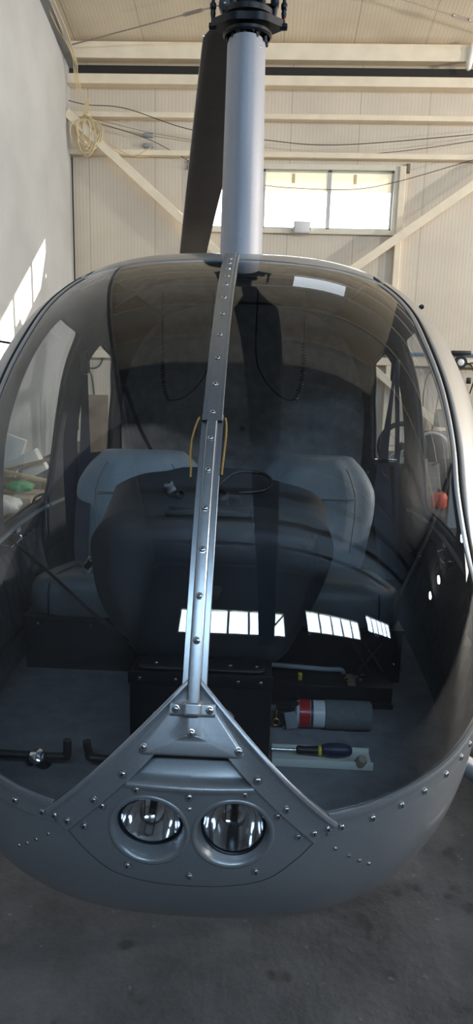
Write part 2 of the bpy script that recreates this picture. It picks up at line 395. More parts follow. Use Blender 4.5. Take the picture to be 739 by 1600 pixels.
W2 = loop4([[(1.79, 1.12), (2.12, 1.09)], [(2.12, 1.09), (2.13, 1.36), (2.06, 1.52)], [(2.06, 1.52), (1.88, 1.588)], [(1.88, 1.588), (1.83, 1.5), (1.815, 1.3), (1.79, 1.12)]], nn)
O2 = loop4([[(1.75, .80), (2.5, .80)], [(2.5, .80), (2.5, float(ZROOF(2.5)))], [(y, float(ZROOF(y))) for y in (2.5, 2.3, 2.0, 1.75)], [(1.75, float(ZROOF(1.75))), (1.75, .80)]], nn)
W1, W2 = smooth_loop(W1, 6), smooth_loop(W2, 6)
def fill(loop, m=8):
    c = loop.mean(0); v = np.linspace(0.02, 1, m)[None, :, None]; return c*(1-v)+loop[:, None]*v
def closed(P): return np.vstack([P, P[:1]])
DOORS = {}
for s in (1, -1):
    for nm, w, oo in (('cabin_door', W1, O1), ('rear_side_panel', W2, O2)):
        r2 = ring(w, oo, 22); P = side(r2[..., 0], r2[..., 1], s)
        d = B().grid(P, True, False).build(nm, ['silver', 'trim_in'], heli, auto=60)
        # outward normals so the lining lies on the inside
        bm = bmesh.new(); bm.from_mesh(d.data); bm.faces.ensure_lookup_table()
        if sum(f.normal.x*s for f in bm.faces) < 0: bmesh.ops.reverse_faces(bm, faces=bm.faces)
        bm.to_mesh(d.data); bm.free(); solid(d, .022, -1, 1, 1)
        f2 = fill(w); B().grid(side(f2[..., 0], f2[..., 1], s), True, False).build('window_pane', 'dglass', d, auto=80)
        wl = side(w[:, 0], w[:, 1], s); B().tube(wl+nrm(wl)*.001, .0055, 6, closed=True).build('window_seal', 'rubber', d)
        DOORS[nm, s] = d
    sm = (seam3 if s > 0 else mir(seam3))
    B().tube(sm+nrm(sm)*.001, .0045, 6).build('door_seal', 'rubber', heli)
    # retaining strip of the windshield along the door post
    st = [side(seam2[:, 0]-k, seam2[:, 1]+k*.25, s) for k in np.linspace(.005, .018, 5)]
    P = A(st); P = P+nrm(P)*A([.001, .004, .004, .004, .001])[:, None, None]
    o = B().grid(P).build('windshield_edge_strip', 'silver', heli)
# aft fuselage and tail boom
a = np.linspace(0, 2*pi, 48, endpoint=False)
sec = []
for Y, w, zt, zb in ((2.48, .46, 1.735, .49), (2.7, .40, 1.69, .55), (3.0, .31, 1.58, .72), (3.35, .20, 1.46, .98), (3.7, .13, 1.40, 1.12)):
    zm = (zt+zb)/2; e = 2/2.5
    sec.append(np.stack([w*np.sign(np.cos(a))*np.abs(np.cos(a))**e, 0*a+Y, zm+(zt-zb)/2*np.sign(np.sin(a))*np.abs(np.sin(a))**e], -1))
B().grid(rs(A(sec).reshape(5, -1), 24).reshape(24, 48, 3), False, True).build('engine_cowling', 'silver', heli)
B().tube([(0, 3.6, 1.26), (0, 5, 1.30), (0, 8.4, 1.40)], [.13, .11, .07], 24).build('tail_boom', 'silver', heli)
fin = B().add([(-.012, 8.0, 1.40), (.012, 8.0, 1.40), (-.012, 8.5, 1.35), (.012, 8.5, 1.35), (-.012, 8.55, 2.15), (.012, 8.55, 2.15), (-.012, 8.85, 2.15), (.012, 8.85, 2.15)],
        [(0, 1, 5, 4), (2, 3, 7, 6), (0, 2, 6, 4), (1, 3, 7, 5), (4, 5, 7, 6), (0, 1, 3, 2)])
fin.box((0, 8.2, .98), (.02, .25, .8), .005); fin.build('tail_fin', 'silver', heli, False)
for k in (1, -1): B().box((-.16, 8.45, 1.40+k*.37), (.012, .1, .66), .004).build('tail_rotor_blade', 'blade', heli)
B().tube([(0, 8.45, 1.40), (-.18, 8.45, 1.40)], .03, 12).build('tail_rotor_gearbox', 'blackm', heli)
# landing gear
for s in (1, -1):
    B().tube(rs([(s*1.0, .28, .19), (s*1.0, .42, .06), (s*1.0, .6, .045), (s*1.0, 3.0, .045)], 30), [.006, .03]+[.045]*27+[.02], 14).build('landing_skid', 'silver', heli)
for y in (.9, 2.3): B().tube(rs([(-1.0, y, .07), (-.85, y, .27), (-.45, y, .43), (.45, y, .43), (.85, y, .27), (1.0, y, .07)], 40), .032, 12).build('skid_cross_tube', 'silver', heli)

# ------------------------------------------------------------------ nose hardware
scr_me = {}
def screw_mesh(r):
    if r in scr_me: return scr_me[r]
    b = B().lathe([(r*1.25, -.0005), (r*1.25, .0004), (r*1.0, .0006), (r*.97, r*.30), (r*.75, r*.50), (r*.4, r*.58), (0.0005, r*.60)], (0, 0, 0), n=16)
    b.mi(1).box((0, 0, r*.6), (r*.85, r*.2, r*.1)).box((0, 0, r*.6), (r*.2, r*.85, r*.1))
    o = b.build('screw', ['screw', 'slot'], None); me = o.data; bpy.data.objects.remove(o); scr_me[r] = me; return me
def screw(P, n, parent, r=.0062, name='screw'):
    o = bpy.data.objects.new(name, screw_mesh(r)); COL.objects.link(o); o.parent = parent
    q = Vector((0, 0, 1)).rotation_difference(Vector(n)) @ Matrix.Rotation(random.random()*3, 3, 'Z').to_quaternion()
    o.matrix_local = Matrix.Translation(Vector(P)) @ q.to_matrix().to_4x4(); return o
def fscrew(x, z, parent, off, r=.0062, name='screw'):
    P = front(x, z, 0.); n = nrm(P+A([0, 1e-3, 0])); return screw(P+n*off, n, parent, r, name)

# lower windshield frame
for s in (1, -1):
    e = rs(np.vstack([front(*A(lowf).T), seam3[:1]]), 60); e2 = e*A([s, 1, 1])
    n = nrm(e2+A([0, 1e-3, 0])); rows = []
    for dz, of in ((.004, .0005), (.004, .007), (-.002, .0085), (-.012, .006), (-.018, .0045), (-.040, .0045), (-.041, 0)):
        q = star(e2+A([0, 0, dz])); rows.append(q+nrm(q)*of)
    fr = B().grid(A(rows)).build('windshield_lower_frame', 'frame', heli)
    for x in (.275, .333, .385, .437, .485, .525, .556):
        k = np.argmin(np.abs(np.abs(e[:, 0])-x)); q = star(e2[k]+A([0, 0, -.028])); screw(q+nrm(q)*.0045, nrm(q), fr)
# V-shaped nose frame: two legs
for s in (1, -1):
    out = ls([(.012, .975), (.262, .733)], 40); inn = ls([(.012, .915), (.205, .693+.0)], 40)
    inn = ls([(.012, .912), (.222, .694)], 40)
    rows = []
    for t, of in ((0, .0), (0, .010), (.06, .0125), (.14, .0125), (.22, .008), (.32, .0065), (.97, .0065), (1, .004), (1, 0)):
        p = out*(1-t)+inn*t; rows.append(front(s*p[:, 0], p[:, 1], 0.)+nrm(front(s*p[:, 0], p[:, 1])+A([0, 1e-3, 0]))*of)
    lg = B().grid(A(rows)).build('nose_frame_leg', 'frame', heli)
    for x, z in ((.118, .822), (.170, .768), (.221, .716), (.246, .722)): fscrew(s*x, z, lg, .0065)
# gusset plate
def rpoly(pts, r, n=8):
    out = []; P = A(pts); k = len(P)
    for i in range(k):
        a, b, c = P[i-1], P[i], P[(i+1) % k]; u = (a-b)/np.linalg.norm(a-b); v = (c-b)/np.linalg.norm(c-b)
        rr = min(r, .45*np.linalg.norm(a-b), .45*np.linalg.norm(c-b))
        for t in np.linspace(0, 1, n): out.append((b+u*rr)*(1-t)**2+2*b*t*(1-t)+(b+v*rr)*t*t)
    return A(out)
gp = rpoly([(-.098, .858), (.098, .858), (.030, .942), (-.030, .942)], .018)
v = np.linspace(.03, 1, 10)[None, :, None]; P2 = A([0, .892])*(1-v)+gp[:, None]*v
of = .011+.006*np.exp(-(P2[..., 0]/.016)**4)
P3 = front(P2[..., 0], P2[..., 1]); P3 = P3+nrm(P3+A([0, 1e-3, 0]))*of[..., None]
gus = B().grid(P3, True, False).build('gusset_plate', 'frame', heli); solid(gus, .004, -1)
for x, z in ((-.083, .868), (.083, .868)): fscrew(x, z, gus, .0115, .0062)
fscrew(0, .893, gus, .0185, .0058, 'rivet')
# bow (centre strip) in two lengths
def bow(y0, y1, prof, name, n=90, lift=0.):
    Y = np.linspace(sqrt(y0), sqrt(y1), n)**2; c = ctop(Y); N = nrm(c+A([0, 0, -1e-4])); N[:, 0] = 0; N /= np.linalg.norm(N, axis=1)[:, None]
    b = B().grid(A([c+A([x, 0, 0])+N*(h+lift) for x, h in prof])); return b, c, N, Y
pl = [(-.0225, 0), (-.0225, .0045), (-.0215, .006), (-.0125, .006), (-.0115, .008), (-.0105, .0135), (-.0085, .0155), (0, .0165), (.0085, .0155), (.0105, .0135), (.0115, .008), (.0125, .006), (.0215, .006), (.0225, .0045), (.0225, 0)]
b, c, N, Yb = bow(.036, .40, pl, 'x'); bow1 = b.build('windshield_bow', 'bow', heli, auto=25)
pu = [(-.021, 0), (-.021, .008), (-.020, .0095), (-.012, .0095), (-.0115, .0125), (.0115, .0125), (.012, .0095), (.020, .0095), (.021, .008), (.021, 0)]
b2, c2, N2, Yb2 = bow(.385, 1.0, pu, 'x', 90, .003); bow2 = b2.build('windshield_bow', 'bow', heli, auto=25)
for y in (.112, .153, .201, .250, .302, .352): 
    P = ctop(A([y]))[0]; n = nrm(P+A([0, 0, -1e-4])); screw(P+n*.0165, n, bow1, .0058)
for y in (.398, .455, .515, .576, .64, .70, .755, .80, .845, .885, .925): 
    P = ctop(A([y]))[0]; n = nrm(P+A([0, 0, -1e-4])); screw(P+n*.0155, n, bow2, .0055)
# clamp over the foot of the bow
cz = np.linspace(.918, .938, 6); rows = []
for x, of in ((-.040, .012), (-.040, .0155), (-.020, .0155), (-.0155, .018), (-.0145, .0275), (-.011, .030), (0, .0308), (.011, .030), (.0145, .0275), (.0155, .018), (.020, .0155), (.040, .0155), (.040, .012)):
    q = front(0*cz+x, cz); rows.append(q+nrm(q+A([0, 1e-3, 0]))*of)
cb = B().grid(A(rows)).build('bow_clamp', 'frame', heli, auto=30); solid(cb, .002, -1)
for x in (-.030, .030):
    fscrew(x, .928, cb, .0158, .0058)
# screws in the nose skin
for x, z in ((-.094, .795), (0, .789), (.097, .795), (-.157, .755), (-.192, .708), (.157, .752), (.195, .708), (-.112, .636), (.001, .622), (.121, .636)): fscrew(x, z, me_o, .001)
fscrew(0, .766, me_o, .001, .003)
for s in (1, -1):
    for x, z in ((.265, .672), (.292, .650), (.314, .632), (.334, .617)): fscrew(s*x, z, me_o, .0003, .0036, 'rivet')
# panel joint around the lamps
pj = rs([(-.222, .69), (-.19, .655), (-.14, .615), (-.07, .598), (0, .594), (.07, .598), (.14, .615), (.19, .655), (.222, .69)], 60)
B().tube(front(pj[:, 0], pj[:, 1], .0), .0008, 5).build('panel_joint', 'slot', heli)

# lamps
def lamp(lx, lz, tilt, lab):
    ax = Vector((0, -cos(tilt), sin(tilt))); c = Vector((lx, .024, lz)); q = Vector((0, 0, 1)).rotation_difference(ax); t = np.linspace(0, 2*pi, 72, endpoint=False)
    rim = A([list(c+q @ Vector((.0575*cos(k), .0575*sin(k), 0))) for k in t])
    # matching angles around the pocket in the nose skin
    d = rim-A([lx, 0, lz]); an = np.arctan2(d[:, 2], d[:, 0])
    def ringp(rx, rz, of): 
        x = lx+rx*np.cos(an); z = lz-.006+rz*np.sin(an); p = front(x, z, 0.); return p+nrm(p+A([0, 1e-3, 0]))*of
    rows = [ringp(.0745, .0715, -.0005), ringp(.073, .070, .0022), ringp(.069, .066, .0026), ringp(.066, .063, .001)]
    r1 = ringp(.0635, .0605, -.004); rows += [r1, r1*.66+rim*.34, r1*.3+rim*.7, rim]
    pk = B().grid(A(rows), False, True).build('landing_lamp', 'silver', heli, auto=60)
    if lab: pk['label'] = lab
    B().lathe([(.0585, -.006), (.0585, .003), (.0555, .0045), (.0535, .003), (.0535, -.004)], c, ax, 48).build('retaining_ring', 'blackm', pk)
    B().lathe([(.0535, -.002), (.050, -.014), (.043, -.030), (.034, -.043), (.024, -.052), (.012, -.057), (.0005, -.058)], c, ax, 48).build('reflector', 'reflector', pk)
    B().lathe([(.0535, 0), (.048, .0065), (.038, .0115), (.024, .0155), (.010, .0172), (.0003, .0175)], c, ax, 48).build('lens', 'lens', pk)
    b = B().tube([c+ax*-.055, c+ax*-.020], .006, 12)
    for k in (-.006, .006): b.tube([c+Vector((k, 0, 0))+ax*-.05, c+Vector((k, 0, 0))+ax*-.014, c+Vector((0, 0, .002))+ax*-.012], .0009, 6)
    b.tube([c+Vector((-.016, 0, .02))+ax*-.035, c+Vector((-.016, 0, -.02))+ax*-.03], .001, 6)
    b.build('bulb', 'blackm', pk)
lamp(-.072, .722, radians(-12), 'round landing lamp with a clear lens tilted downward')
lamp(.078, .722, radians(4), 'round landing lamp with a bluish lens facing forward')
# ------------------------------------------------------------------ mast and rotor
e = np.linspace(0, 2*pi, 48, endpoint=False)
rows = []
for z, rx, ry in ((1.84, .094, .17), (1.90, .087, .15), (2.2, .083, .145), (2.715, .074, .125), (2.725, .071, .122), (2.726, .05, .08)):
    rows.append(np.stack([-.015+rx*np.cos(e), 1.98+ry*np.sin(e)*np.where(np.sin(e) > 0, 1.25, .8), 0*e+z], -1))
mast = B().grid(A(rows), False, True).build('mast_fairing', 'mast', heli, auto=50)
for z in (2.69, 2.05):
    for x in (-.06, .035): 
        pass
for zz, aa in ((2.0, -2.2), (2.35, -1.2), (2.69, -2.5), (2.69, -.7)):
    rx = np.interp(zz, [1.9, 2.715], [.087, .074]); screw((-.015+rx*cos(aa), 1.98+.8*np.interp(zz, [1.9, 2.715], [.15, .125])*sin(aa), zz), (cos(aa)*1.3, sin(aa), 0), mast, .003, 'rivet')
hx, hy = -.012, 1.97
sp = B().lathe([(.030, 2.70), (.030, 3.1)], (hx, hy, 0), n=20).build('mast_shaft', 'blackm', heli)
# lower swashplate ring with its tension bolts
b = B().lathe([(.088, 2.735), (.094, 2.742), (.094, 2.752), (.085, 2.757), (.05, 2.757)], (hx, hy, 0), n=32)
for k in range(10):
    t = 2*pi*k/10+.2; b.tube([(hx+.075*cos(t), hy+.075*sin(t), 2.715), (hx+.075*cos(t), hy+.075*sin(t), 2.75)], .008, 8)
b.build('lower_swashplate', 'blackm', heli)
q = rpoly([(-.142, -.012), (-.06, -.085), (.06, -.085), (.138, -.012), (.138, .012), (.06, .085), (-.06, .085), (-.142, .012)], .03, 5)
pts = np.column_stack([hx+q[:, 0], hy+q[:, 1], 0*q[:, 0]])
rows = A([pts*A([1, 1, 0])+A([0, 0, 2.770]), pts+A([0, 0, 2.774]), pts+A([0, 0, 2.794]), pts*1.0+A([0, 0, 2.797])])
ctr = A([hx, hy, 0])
rows = np.concatenate([((pts-ctr)*.2+ctr+A([0, 0, 2.770]))[None], rows, ((pts-ctr)*.2+ctr+A([0, 0, 2.797]))[None]])
sw = B().grid(rows, False, True).build('swashplate', 'grey', heli, auto=35); sw.data.materials[0] = M['blackm']
B().lathe([(.085, 2.797), (.10, 2.803), (.10, 2.822), (.088, 2.83), (.06, 2.83), (.055, 2.87), (.03, 2.87)], (hx, hy, 0), n=32).build('swashplate_bearing', 'black', heli)
for x in (-.146, .126):
    b = B().tube([(x, hy, 2.775), (x, hy, 2.80), (x, hy, 2.82), (x, hy, 2.84), (x, hy, 3.12)], [.007, .007, .0105, .007, .007], 12)
    b.lathe([(.0005, -.016), (.012, -.014), (.013, 0), (.012, .014), (.0005, .016)], (x, hy-.005, 2.775), (1, 0, 0), 16)
    b.lathe([(.010, -.012), (.0125, -.008), (.0125, .008), (.010, .012)], (x, hy, 2.845), (0, 0, 1), 12)
    if x > 0: b.mi(1).lathe([(.0075, -.015), (.0078, -.014), (.0078, .014), (.0075, .015)], (x, hy, 2.81), (0, 0, 1), 12)
    b.build('pitch_link', ['blackm', 'red'], heli)
b = B().tube([(.085, hy-.02, 2.785), (.088, hy-.02, 2.80), (.090, hy-.02, 2.845)], [.011, .010, .013], 12).tube([(.03, hy-.02, 2.84), (.09, hy-.02, 2.84)], .008, 10)
b.lathe([(.0005, -.02), (.016, -.018), (.016, .018), (.0005, .02)], (.090, hy-.02, 2.847), (0, 1, 0), 20).build('drive_scissor', 'blackm', heli)
b = B().lathe([(.0005, -.028), (.022, -.026), (.024, 0), (.022, .026), (.0005, .028)], (-.098, hy-.03, 2.832), (0, 1, 0), 24)
b.box((-.06, hy-.02, 2.835), (.06, .03, .03), .006).mi(1).lathe([(.0005, -.030), (.004, -.0295), (.004, -.026)], (-.098, hy-.03, 2.832), (0, 1, 0), 10)
b.build('scissor_pivot', ['blackm', 'brass'], heli)
b = B().box((hx, hy, 2.95), (.15, .12, .10), .02).box((hx, hy, 3.05), (.09, .34, .09), .02)
for k in (-1, 1): b.tube([(hx+k*.055, hy-.05, 2.83), (hx+k*.05, hy-.05, 2.93)], .014, 10)
b.build('rotor_hub', 'blackm', heli)
dirv = A([-.1495, 1., 0]); dirv /= np.linalg.norm(dirv); per = A([dirv[1], -dirv[0], 0])
airf = [(-.5, -.004), (-.47, .03), (-.38, .055), (-.2, .068), (.05, .058), (.3, .03), (.5, .002), (.5, -.002), (.3, -.03), (.05, -.058), (-.2, -.068), (-.38, -.055), (-.47, -.03)]
for k in (1, -1):
    d = dirv*k; p = per*k; rows = []
    for r, c, t in ((.22, .09, .6), (.40, .11, .5), (.50, .17, .25), (.62, .262, .16), (.9, .268, .15), (2.0, .268, .15), (3.5, .268, .15), (5.03, .268, .15), (5.04, .25, .05)):
        ctr = A([hx, hy, 3.02-.0235*r*r*.42-.06*r if k > 0 else 3.02+.035*r+.004*r*r])+d*r
        rows.append([ctr+p*(a*c)+A([0, 0, 1])*(h*t*c/.15*.85) if r > .55 else ctr+p*(a*c)+A([0, 0, 1])*(h*t*c*6) for a, h in airf])
    bl = B().grid(A(rows), False, True)
    n0 = len(bl.f)//1
    bl.f.append(tuple(range(len(bl.v)-13, len(bl.v)))); bl.m.append(0)
    bo = bl.build('rotor_blade', 'blade', heli, auto=50)
    if k > 0: bo['label'] = 'dark rotor blade reaching back above the tail'
    else: bo['label'] = 'dark rotor blade reaching forward over the nose'
    b = B(); rr = np.linspace(.63, 5.0, 20)
    cc = A([A([hx, hy, 3.02-.0235*r*r*.42-.06*r if k > 0 else 3.02+.035*r+.004*r*r])+d*r-p*.135 for r in rr]); b.tube(cc, .004, 6).build('leading_edge_strip', 'bladeedge', bo)

# ------------------------------------------------------------------ cabin
ZF = .60
yy = np.linspace(.045, 2.32, 60); ww = side(yy, np.full(60, ZF))[:, 0]-.028
b = B().grid(A([np.stack([-ww, yy, 0*yy+ZF], -1), np.stack([ww, yy, 0*yy+ZF], -1)])); fl = b.build('cabin_floor', 'carpet', heli); solid(fl, .02, 0)
# rear bulkhead, slightly hollow
t = np.linspace(0, 2*pi, 72); rows = []
W, T, Bz, Mz = [float(k) for k in secs(2.22)]
for f, yb in ((.02, 2.30), (.3, 2.295), (.6, 2.275), (.85, 2.24), (.97, 2.18)):
    x = W*np.sign(np.cos(t))*np.abs(np.cos(t))**.7*f; z = 1.2+np.where(np.sin(t) > 0, (T-1.2), .62)*np.sign(np.sin(t))*np.abs(np.sin(t))**.7*f
    rows.append(np.stack([x, 0*t+yb, z], -1))
B().grid(A(rows)).build('rear_bulkhead', 'headliner', heli)
for y in (1.25, 1.75):   # headliner ribs
    tt = np.linspace(.32*pi, .68*pi, 30); p = side(np.full(30, y), np.interp(np.linspace(-1, 1, 30), [-1, 1], [0, 0])+float(fT(sqrt(y)))-.012)
    xx = np.linspace(-.5, .5, 40); W, T, Bz, Mz = [float(k) for k in secs(y)]
    zz = Mz+(T-Mz)*(1-np.abs(xx/W)**float(NT(y)))**(1/float(NT(y)))-.018
    B().tube(np.stack([xx, 0*xx+y, zz], -1), .012, 8).build('roof_rib', 'headliner', heli)
B().box((0, 1.99, .71), (1.10, .40, .22), .03).build('rear_bench', 'leather_d', heli)

def backrest(cx, hw, parent):
    rows = []; k = np.linspace(0, 2*pi, 56, endpoint=False)
    prof = [(.78, .66, .3), (.785, .78, .8), (.85, .86, 1), (.90, .90, 1), (.98, .97, 1), (1.05, .98, 1), (1.09, .92, 1), (1.135, .80, .95), (1.168, .66, .8), (1.180, .60, .55), (1.185, .5, .2)]
    for z, w, d in prof:
        y0 = 1.47+(z-.85)*.25; x = hw*w*np.sign(np.cos(k))*np.abs(np.cos(k))**.5; y = .075*d*np.sign(np.sin(k))*np.abs(np.sin(k))**.6
        # centre pad stands out from the side bolsters
        u = np.abs(x)/(hw*w); y = y-np.where(y < 0, .018*np.exp(-(u/.62)**8), 0)
        rows.append(np.stack([cx+x, y0+y, 0*k+z], -1))
    P = rs(A(rows).reshape(len(rows), -1), 40).reshape(40, 56, 3)
    b = B().grid(P, False, True); n = len(b.v); b.f += [tuple(range(n-56, n)), tuple(range(56))]; b.m += [0, 0]
    b.mi(1)
    for s in (1, -1):
        zz = np.linspace(.86, 1.15, 24); w = np.interp(zz, [p[0] for p in prof], [p[1] for p in prof])*hw*.64
        b.tube(np.stack([cx+s*w, 1.46+(zz-.85)*.25-.088*np.interp(zz, [p[0] for p in prof], [p[2] for p in prof]), zz], -1), .0022, 6)
    xx = np.linspace(-.6, .6, 12)*hw; b.tube(np.stack([cx+xx, 0*xx+1.46+.2*.25-.093, 0*xx+1.045], -1), .0022, 6)
    return b.build('backrest', ['leather', 'leather_d'], parent, auto=50)
def cushion(cx, hw, parent):
    k = np.linspace(0, 2*pi, 56, endpoint=False); rows = []
    for z, f, dz in ((.775, .97, 0), (.785, 1.0, 0), (.83, 1.015, 0), (.862, 1.0, 0), (.88, .965, 0), (.888, .9, 0), (.886, .6, 0), (.88, .05, 0)):
        x = hw*f*np.sign(np.cos(k))*np.abs(np.cos(k))**.35; y = .29*(f if f > .95 else f)*np.sign(np.sin(k))*np.abs(np.sin(k))**.35
        rows.append(np.stack([cx+x, 1.145+y, z+.012*np.cos(x/hw*1.5)*(f < .95)-.10*np.clip((y+.27)/.54, 0, 1)], -1))
    b = B().grid(A(rows), False, True).mi(1)
    for s in (1, -1):
        b.tube(rs([(cx+s*hw*.66, .845, .78), (cx+s*hw*.66, .842, .85), (cx+s*hw*.66, .90, .885), (cx+s*hw*.62, 1.1, .858), (cx+s*hw*.6, 1.36, .80)], 20), .002, 6)
    return b.build('cushion', ['leather_d', 'black'], parent, auto=60)
for cx, hw, hb, lab in ((-.345, .245, .25, 'grey leather seat beside the left door pocket'), (.300, .235, .228, 'grey leather seat behind the fire extinguisher')):
    b = B().box((cx, 1.135, .69), (hw*2-.005, .55, .18), .006).box((cx, .857, .772), (hw*2, .012, .012), .002)
    st = b.build('seat', 'blackm', heli); st['label'] = lab
    for x in (-.20, -.04, .16): screw((cx+x, .8595, .752), (0, -1, 0), st, .004)
    cushion(cx, hw, st); backrest(cx, hb, st)

# instrument console
bk = [(-.20, .85), (-.262, 1.0), (-.285, 1.1), (-.281, 1.19), (-.255, 1.216), (-.20, 1.238), (-.14, 1.247), (-.102, 1.257), (-.04, 1.259), (.065, 1.256), (.107, 1.241), (.158, 1.226), (.224, 1.209), (.262, 1.185), (.278, 1.15), (.285, 1.09), (.255, 1.0), (.19, .85)]
md = [(-.205, .84), (-.252, .90), (-.284, .97), (-.299, 1.07), (-.293, 1.119), (-.255, 1.162), (-.19, 1.185), (-.10, 1.195), (-.05, 1.199), (.05, 1.199), (.10, 1.196), (.16, 1.193), (.215, 1.186), (.262, 1.158), (.281, 1.11), (.276, 1.06), (.245, .97), (.185, .84)]
fr = [(-.175, .84), (-.205, .91), (-.235, .98), (-.252, 1.07), (-.247, 1.115), (-.222, 1.148), (-.17, 1.165), (-.09, 1.171), (-.045, 1.172), (.045, 1.173), (.09, 1.173), (.15, 1.17), (.20, 1.162), (.232, 1.145), (.248, 1.10), (.24, 1.05), (.205, .95), (.16, .84)]
def lay(q, y, s=1., dz=0): 
    r = rs([(p[0], 0, p[1]) for p in q], 64); c = A([0, 0, 1.02]); r = (r-c)*s+c; r[:, 1] = y; return r
rows = A([lay(bk, .80, .93), lay(bk, .735, .985), lay(bk, .72), lay(bk, .71), lay(md, .56), lay(md, .53), lay(fr, .475), lay(fr, .456, .97), lay(fr, .445, .90), lay(fr, .437, .75), lay(fr, .433, .5), lay(fr, .432, .1)])
con = B().grid(rows, False, True).build('instrument_console', 'consolem', heli, auto=50)
b = B()
for x0, x1, y, z in ((-.11, -.035, .52, 1.193), (-.115, -.035, .497, 1.186), (-.01, .085, .52, 1.195), (-.01, .085, .497, 1.187)): b.box(((x0+x1)/2, y, z-.003), (x1-x0, .010, .016), .003)
b.build('vent_slot', 'black', con)
b = B().lathe([(.010, -.01), (.0105, .0), (.012, .002), (.012, .008), (.0105, .01), (.0105, .016), (.012, .018), (.012, .024), (.008, .026)], (-.112, .60, 1.215), (-.35, -.3, .8), 20).mi(1).lathe([(.013, -.02), (.013, .015), (.009, .018)], (-.10, .59, 1.208), (.6, -.5, .25), 16)
b.build('cable_connector', ['grey', 'black'], con)
b = B().lathe([(.02, 0), (.02, .03), (.012, .035)], (.012, .545, 1.20), (0, -.5, .8), 20).box((.03, .56, 1.212), (.06, .05, .03), .008); b.build('cable_connector', 'black', con)
B().tube(rs([(.02, .55, 1.215), (.0, .58, 1.232), (.04, .63, 1.262), (.10, .64, 1.262), (.128, .61, 1.25), (.115, .575, 1.232), (.06, .565, 1.225), (.01, .57, 1.222)], 60), .0045, 8).build('console_cable', 'black', con)
# box in front of the console
b = B().box((-.015, .43, .724), (.32, .14, .243), .004).box((-.015, .357, .838), (.325, .006, .03), .002)
bx = b.build('avionics_box', 'blackm', heli)
P = rpoly([(-.16, .375), (.13, .375), (.12, .485), (-.15, .485)], .02); v = np.linspace(.02, 1, 5)[None, :, None]
g = A([-.015, .43])*(1-v)+P[:, None]*v; g3 = np.concatenate([g, np.full(g.shape[:2]+(1,), .852)], -1)
lid = B().grid(g3, True, False).build('lid', 'black', bx); solid(lid, .006, 0)
B().box((-.01, .505, .866), (.28, .05, .035), .012).build('rear_flange', 'black', bx)
for x in (-.12, -.05, .05, .11): screw((x, .40, .856), (0, 0, 1), lid, .0042)
for x in (-.15, -.07, .07, .12): screw((x, .3535, .838), (0, -1, 0), bx, .0035)
# low black tray on the right with a grey hose
b = B().box((.315, .775, .635), (.335, .15, .07), .004).box((.315, .697, .612), (.34, .008, .022), .002)
sh = b.build('floor_unit', 'blackm', heli)
for x in (.17, .225, .29, .36, .40): screw((x, .6925, .613), (0, -1, 0), sh, .004)
B().tube(rs([(.14, .755, .70), (.22, .76, .694), (.30, .765, .688), (.345, .77, .686), (.355, .78, .672)], 30), .007, 10).build('grey_hose', 'grey', sh)
B().lathe([(.006, 0), (.006, .02), (.003, .022)], (.23, .73, .672), (0, -.3, 1), 12).build('yellow_cap', 'yellow', sh)
b = B().box((.37, .735, .672), (.022, .06, .012), .002).mi(1)
for p in ((.385, .73, .684), (.355, .72, .682), (.405, .745, .684), (.395, .715, .682)): b.lathe([(.0005, -.006), (.006, -.004), (.006, .004), (.0005, .006)], p, (1, .4, 0), 10)
b.build('hose_fitting', ['brown', 'chrome'], sh)
for x0, x1 in ((.40, .47), (.43, .38), (.47, .42)): B().tube([(x0, .80, .672), (x1, .84, .74)], .005, 8).build('bracket_strut', 'black', sh)
# pedals
for x0, x1 in ((-.50, -.312), (-.268, -.165)):
    s = 1
    b = B().tube(rs([(x0, .335, .688) if x0 == -.268 or x0 > .3 else (x0, .335, .648), (x0+.004, .335, .66) if x0 == -.268 or x0 > .3 else (x0+.02, .335, .646), (x0+.012, .335, .646), (x1-.012, .335, .646), (x1-.002, .335, .655), (x1, .335, .688)], 40), .0095, 10)
    b.tube([((x0+x1)/2, .335, .646), ((x0+x1)/2, .36, .60)], .008, 8).build('rudder_pedal', 'black', heli)
b = B().lathe([(.016, 0), (.018, .004), (.016, .010), (.008, .013), (.0005, .014)], (-.375, .315, .655), (0, -.6, .8), 24).mi(1).tube([(-.375, .325, .645), (-.37, .36, .602)], .014, 10)
b.build('pedal_adjuster', ['chrome', 'black'], heli)
# door linings: pocket, handle and placard, on both front doors
for s in (1, -1):
    d = DOORS['cabin_door', s]
    def inn(y, z, k=.03):
        P = side(y, z, s); P[..., 0] -= s*k; return P
    yv = np.linspace(.62, 1.42, 70); zv = np.linspace(.68, .90, 14); zt = .90+.0*yv
    Y2, Z2 = np.meshgrid(yv, np.linspace(0, 1, 14), indexing='ij'); top = .80+.11*np.clip((Y2-.62)/.25, 0, 1); Z3 = .67+(top-.67)*Z2
    k = .028+.022*np.sin(Z2*pi)**.5*np.clip(np.minimum(Y2-.62, 1.42-Y2)/.06, 0, 1)+.006*np.sin(Y2*110)*(.4+.6*Z2)
    B().grid(inn(Y2, Z3, k)).build('map_pocket', 'trim_in', d, auto=80)
    P = A([inn(1.02, .942, .024), inn(1.02, .940, .05), inn(1.03, .935, .058), inn(1.14, .935, .058), inn(1.15, .940, .05), inn(1.15, .942, .024)])
    B().tube(rs(P, 30), .004, 8).build('door_handle', 'chrome', d)
    c = inn(1.22, .945, .024); B().box(c, (.003, .035, .022)).build('placard', 'white', d, False)
    xs = np.linspace(.5, 1.7, 40); pz = inn(xs, 0*xs+.958, .024); B().tube(pz, .008, 8).build('sill_trim', 'grey', d)
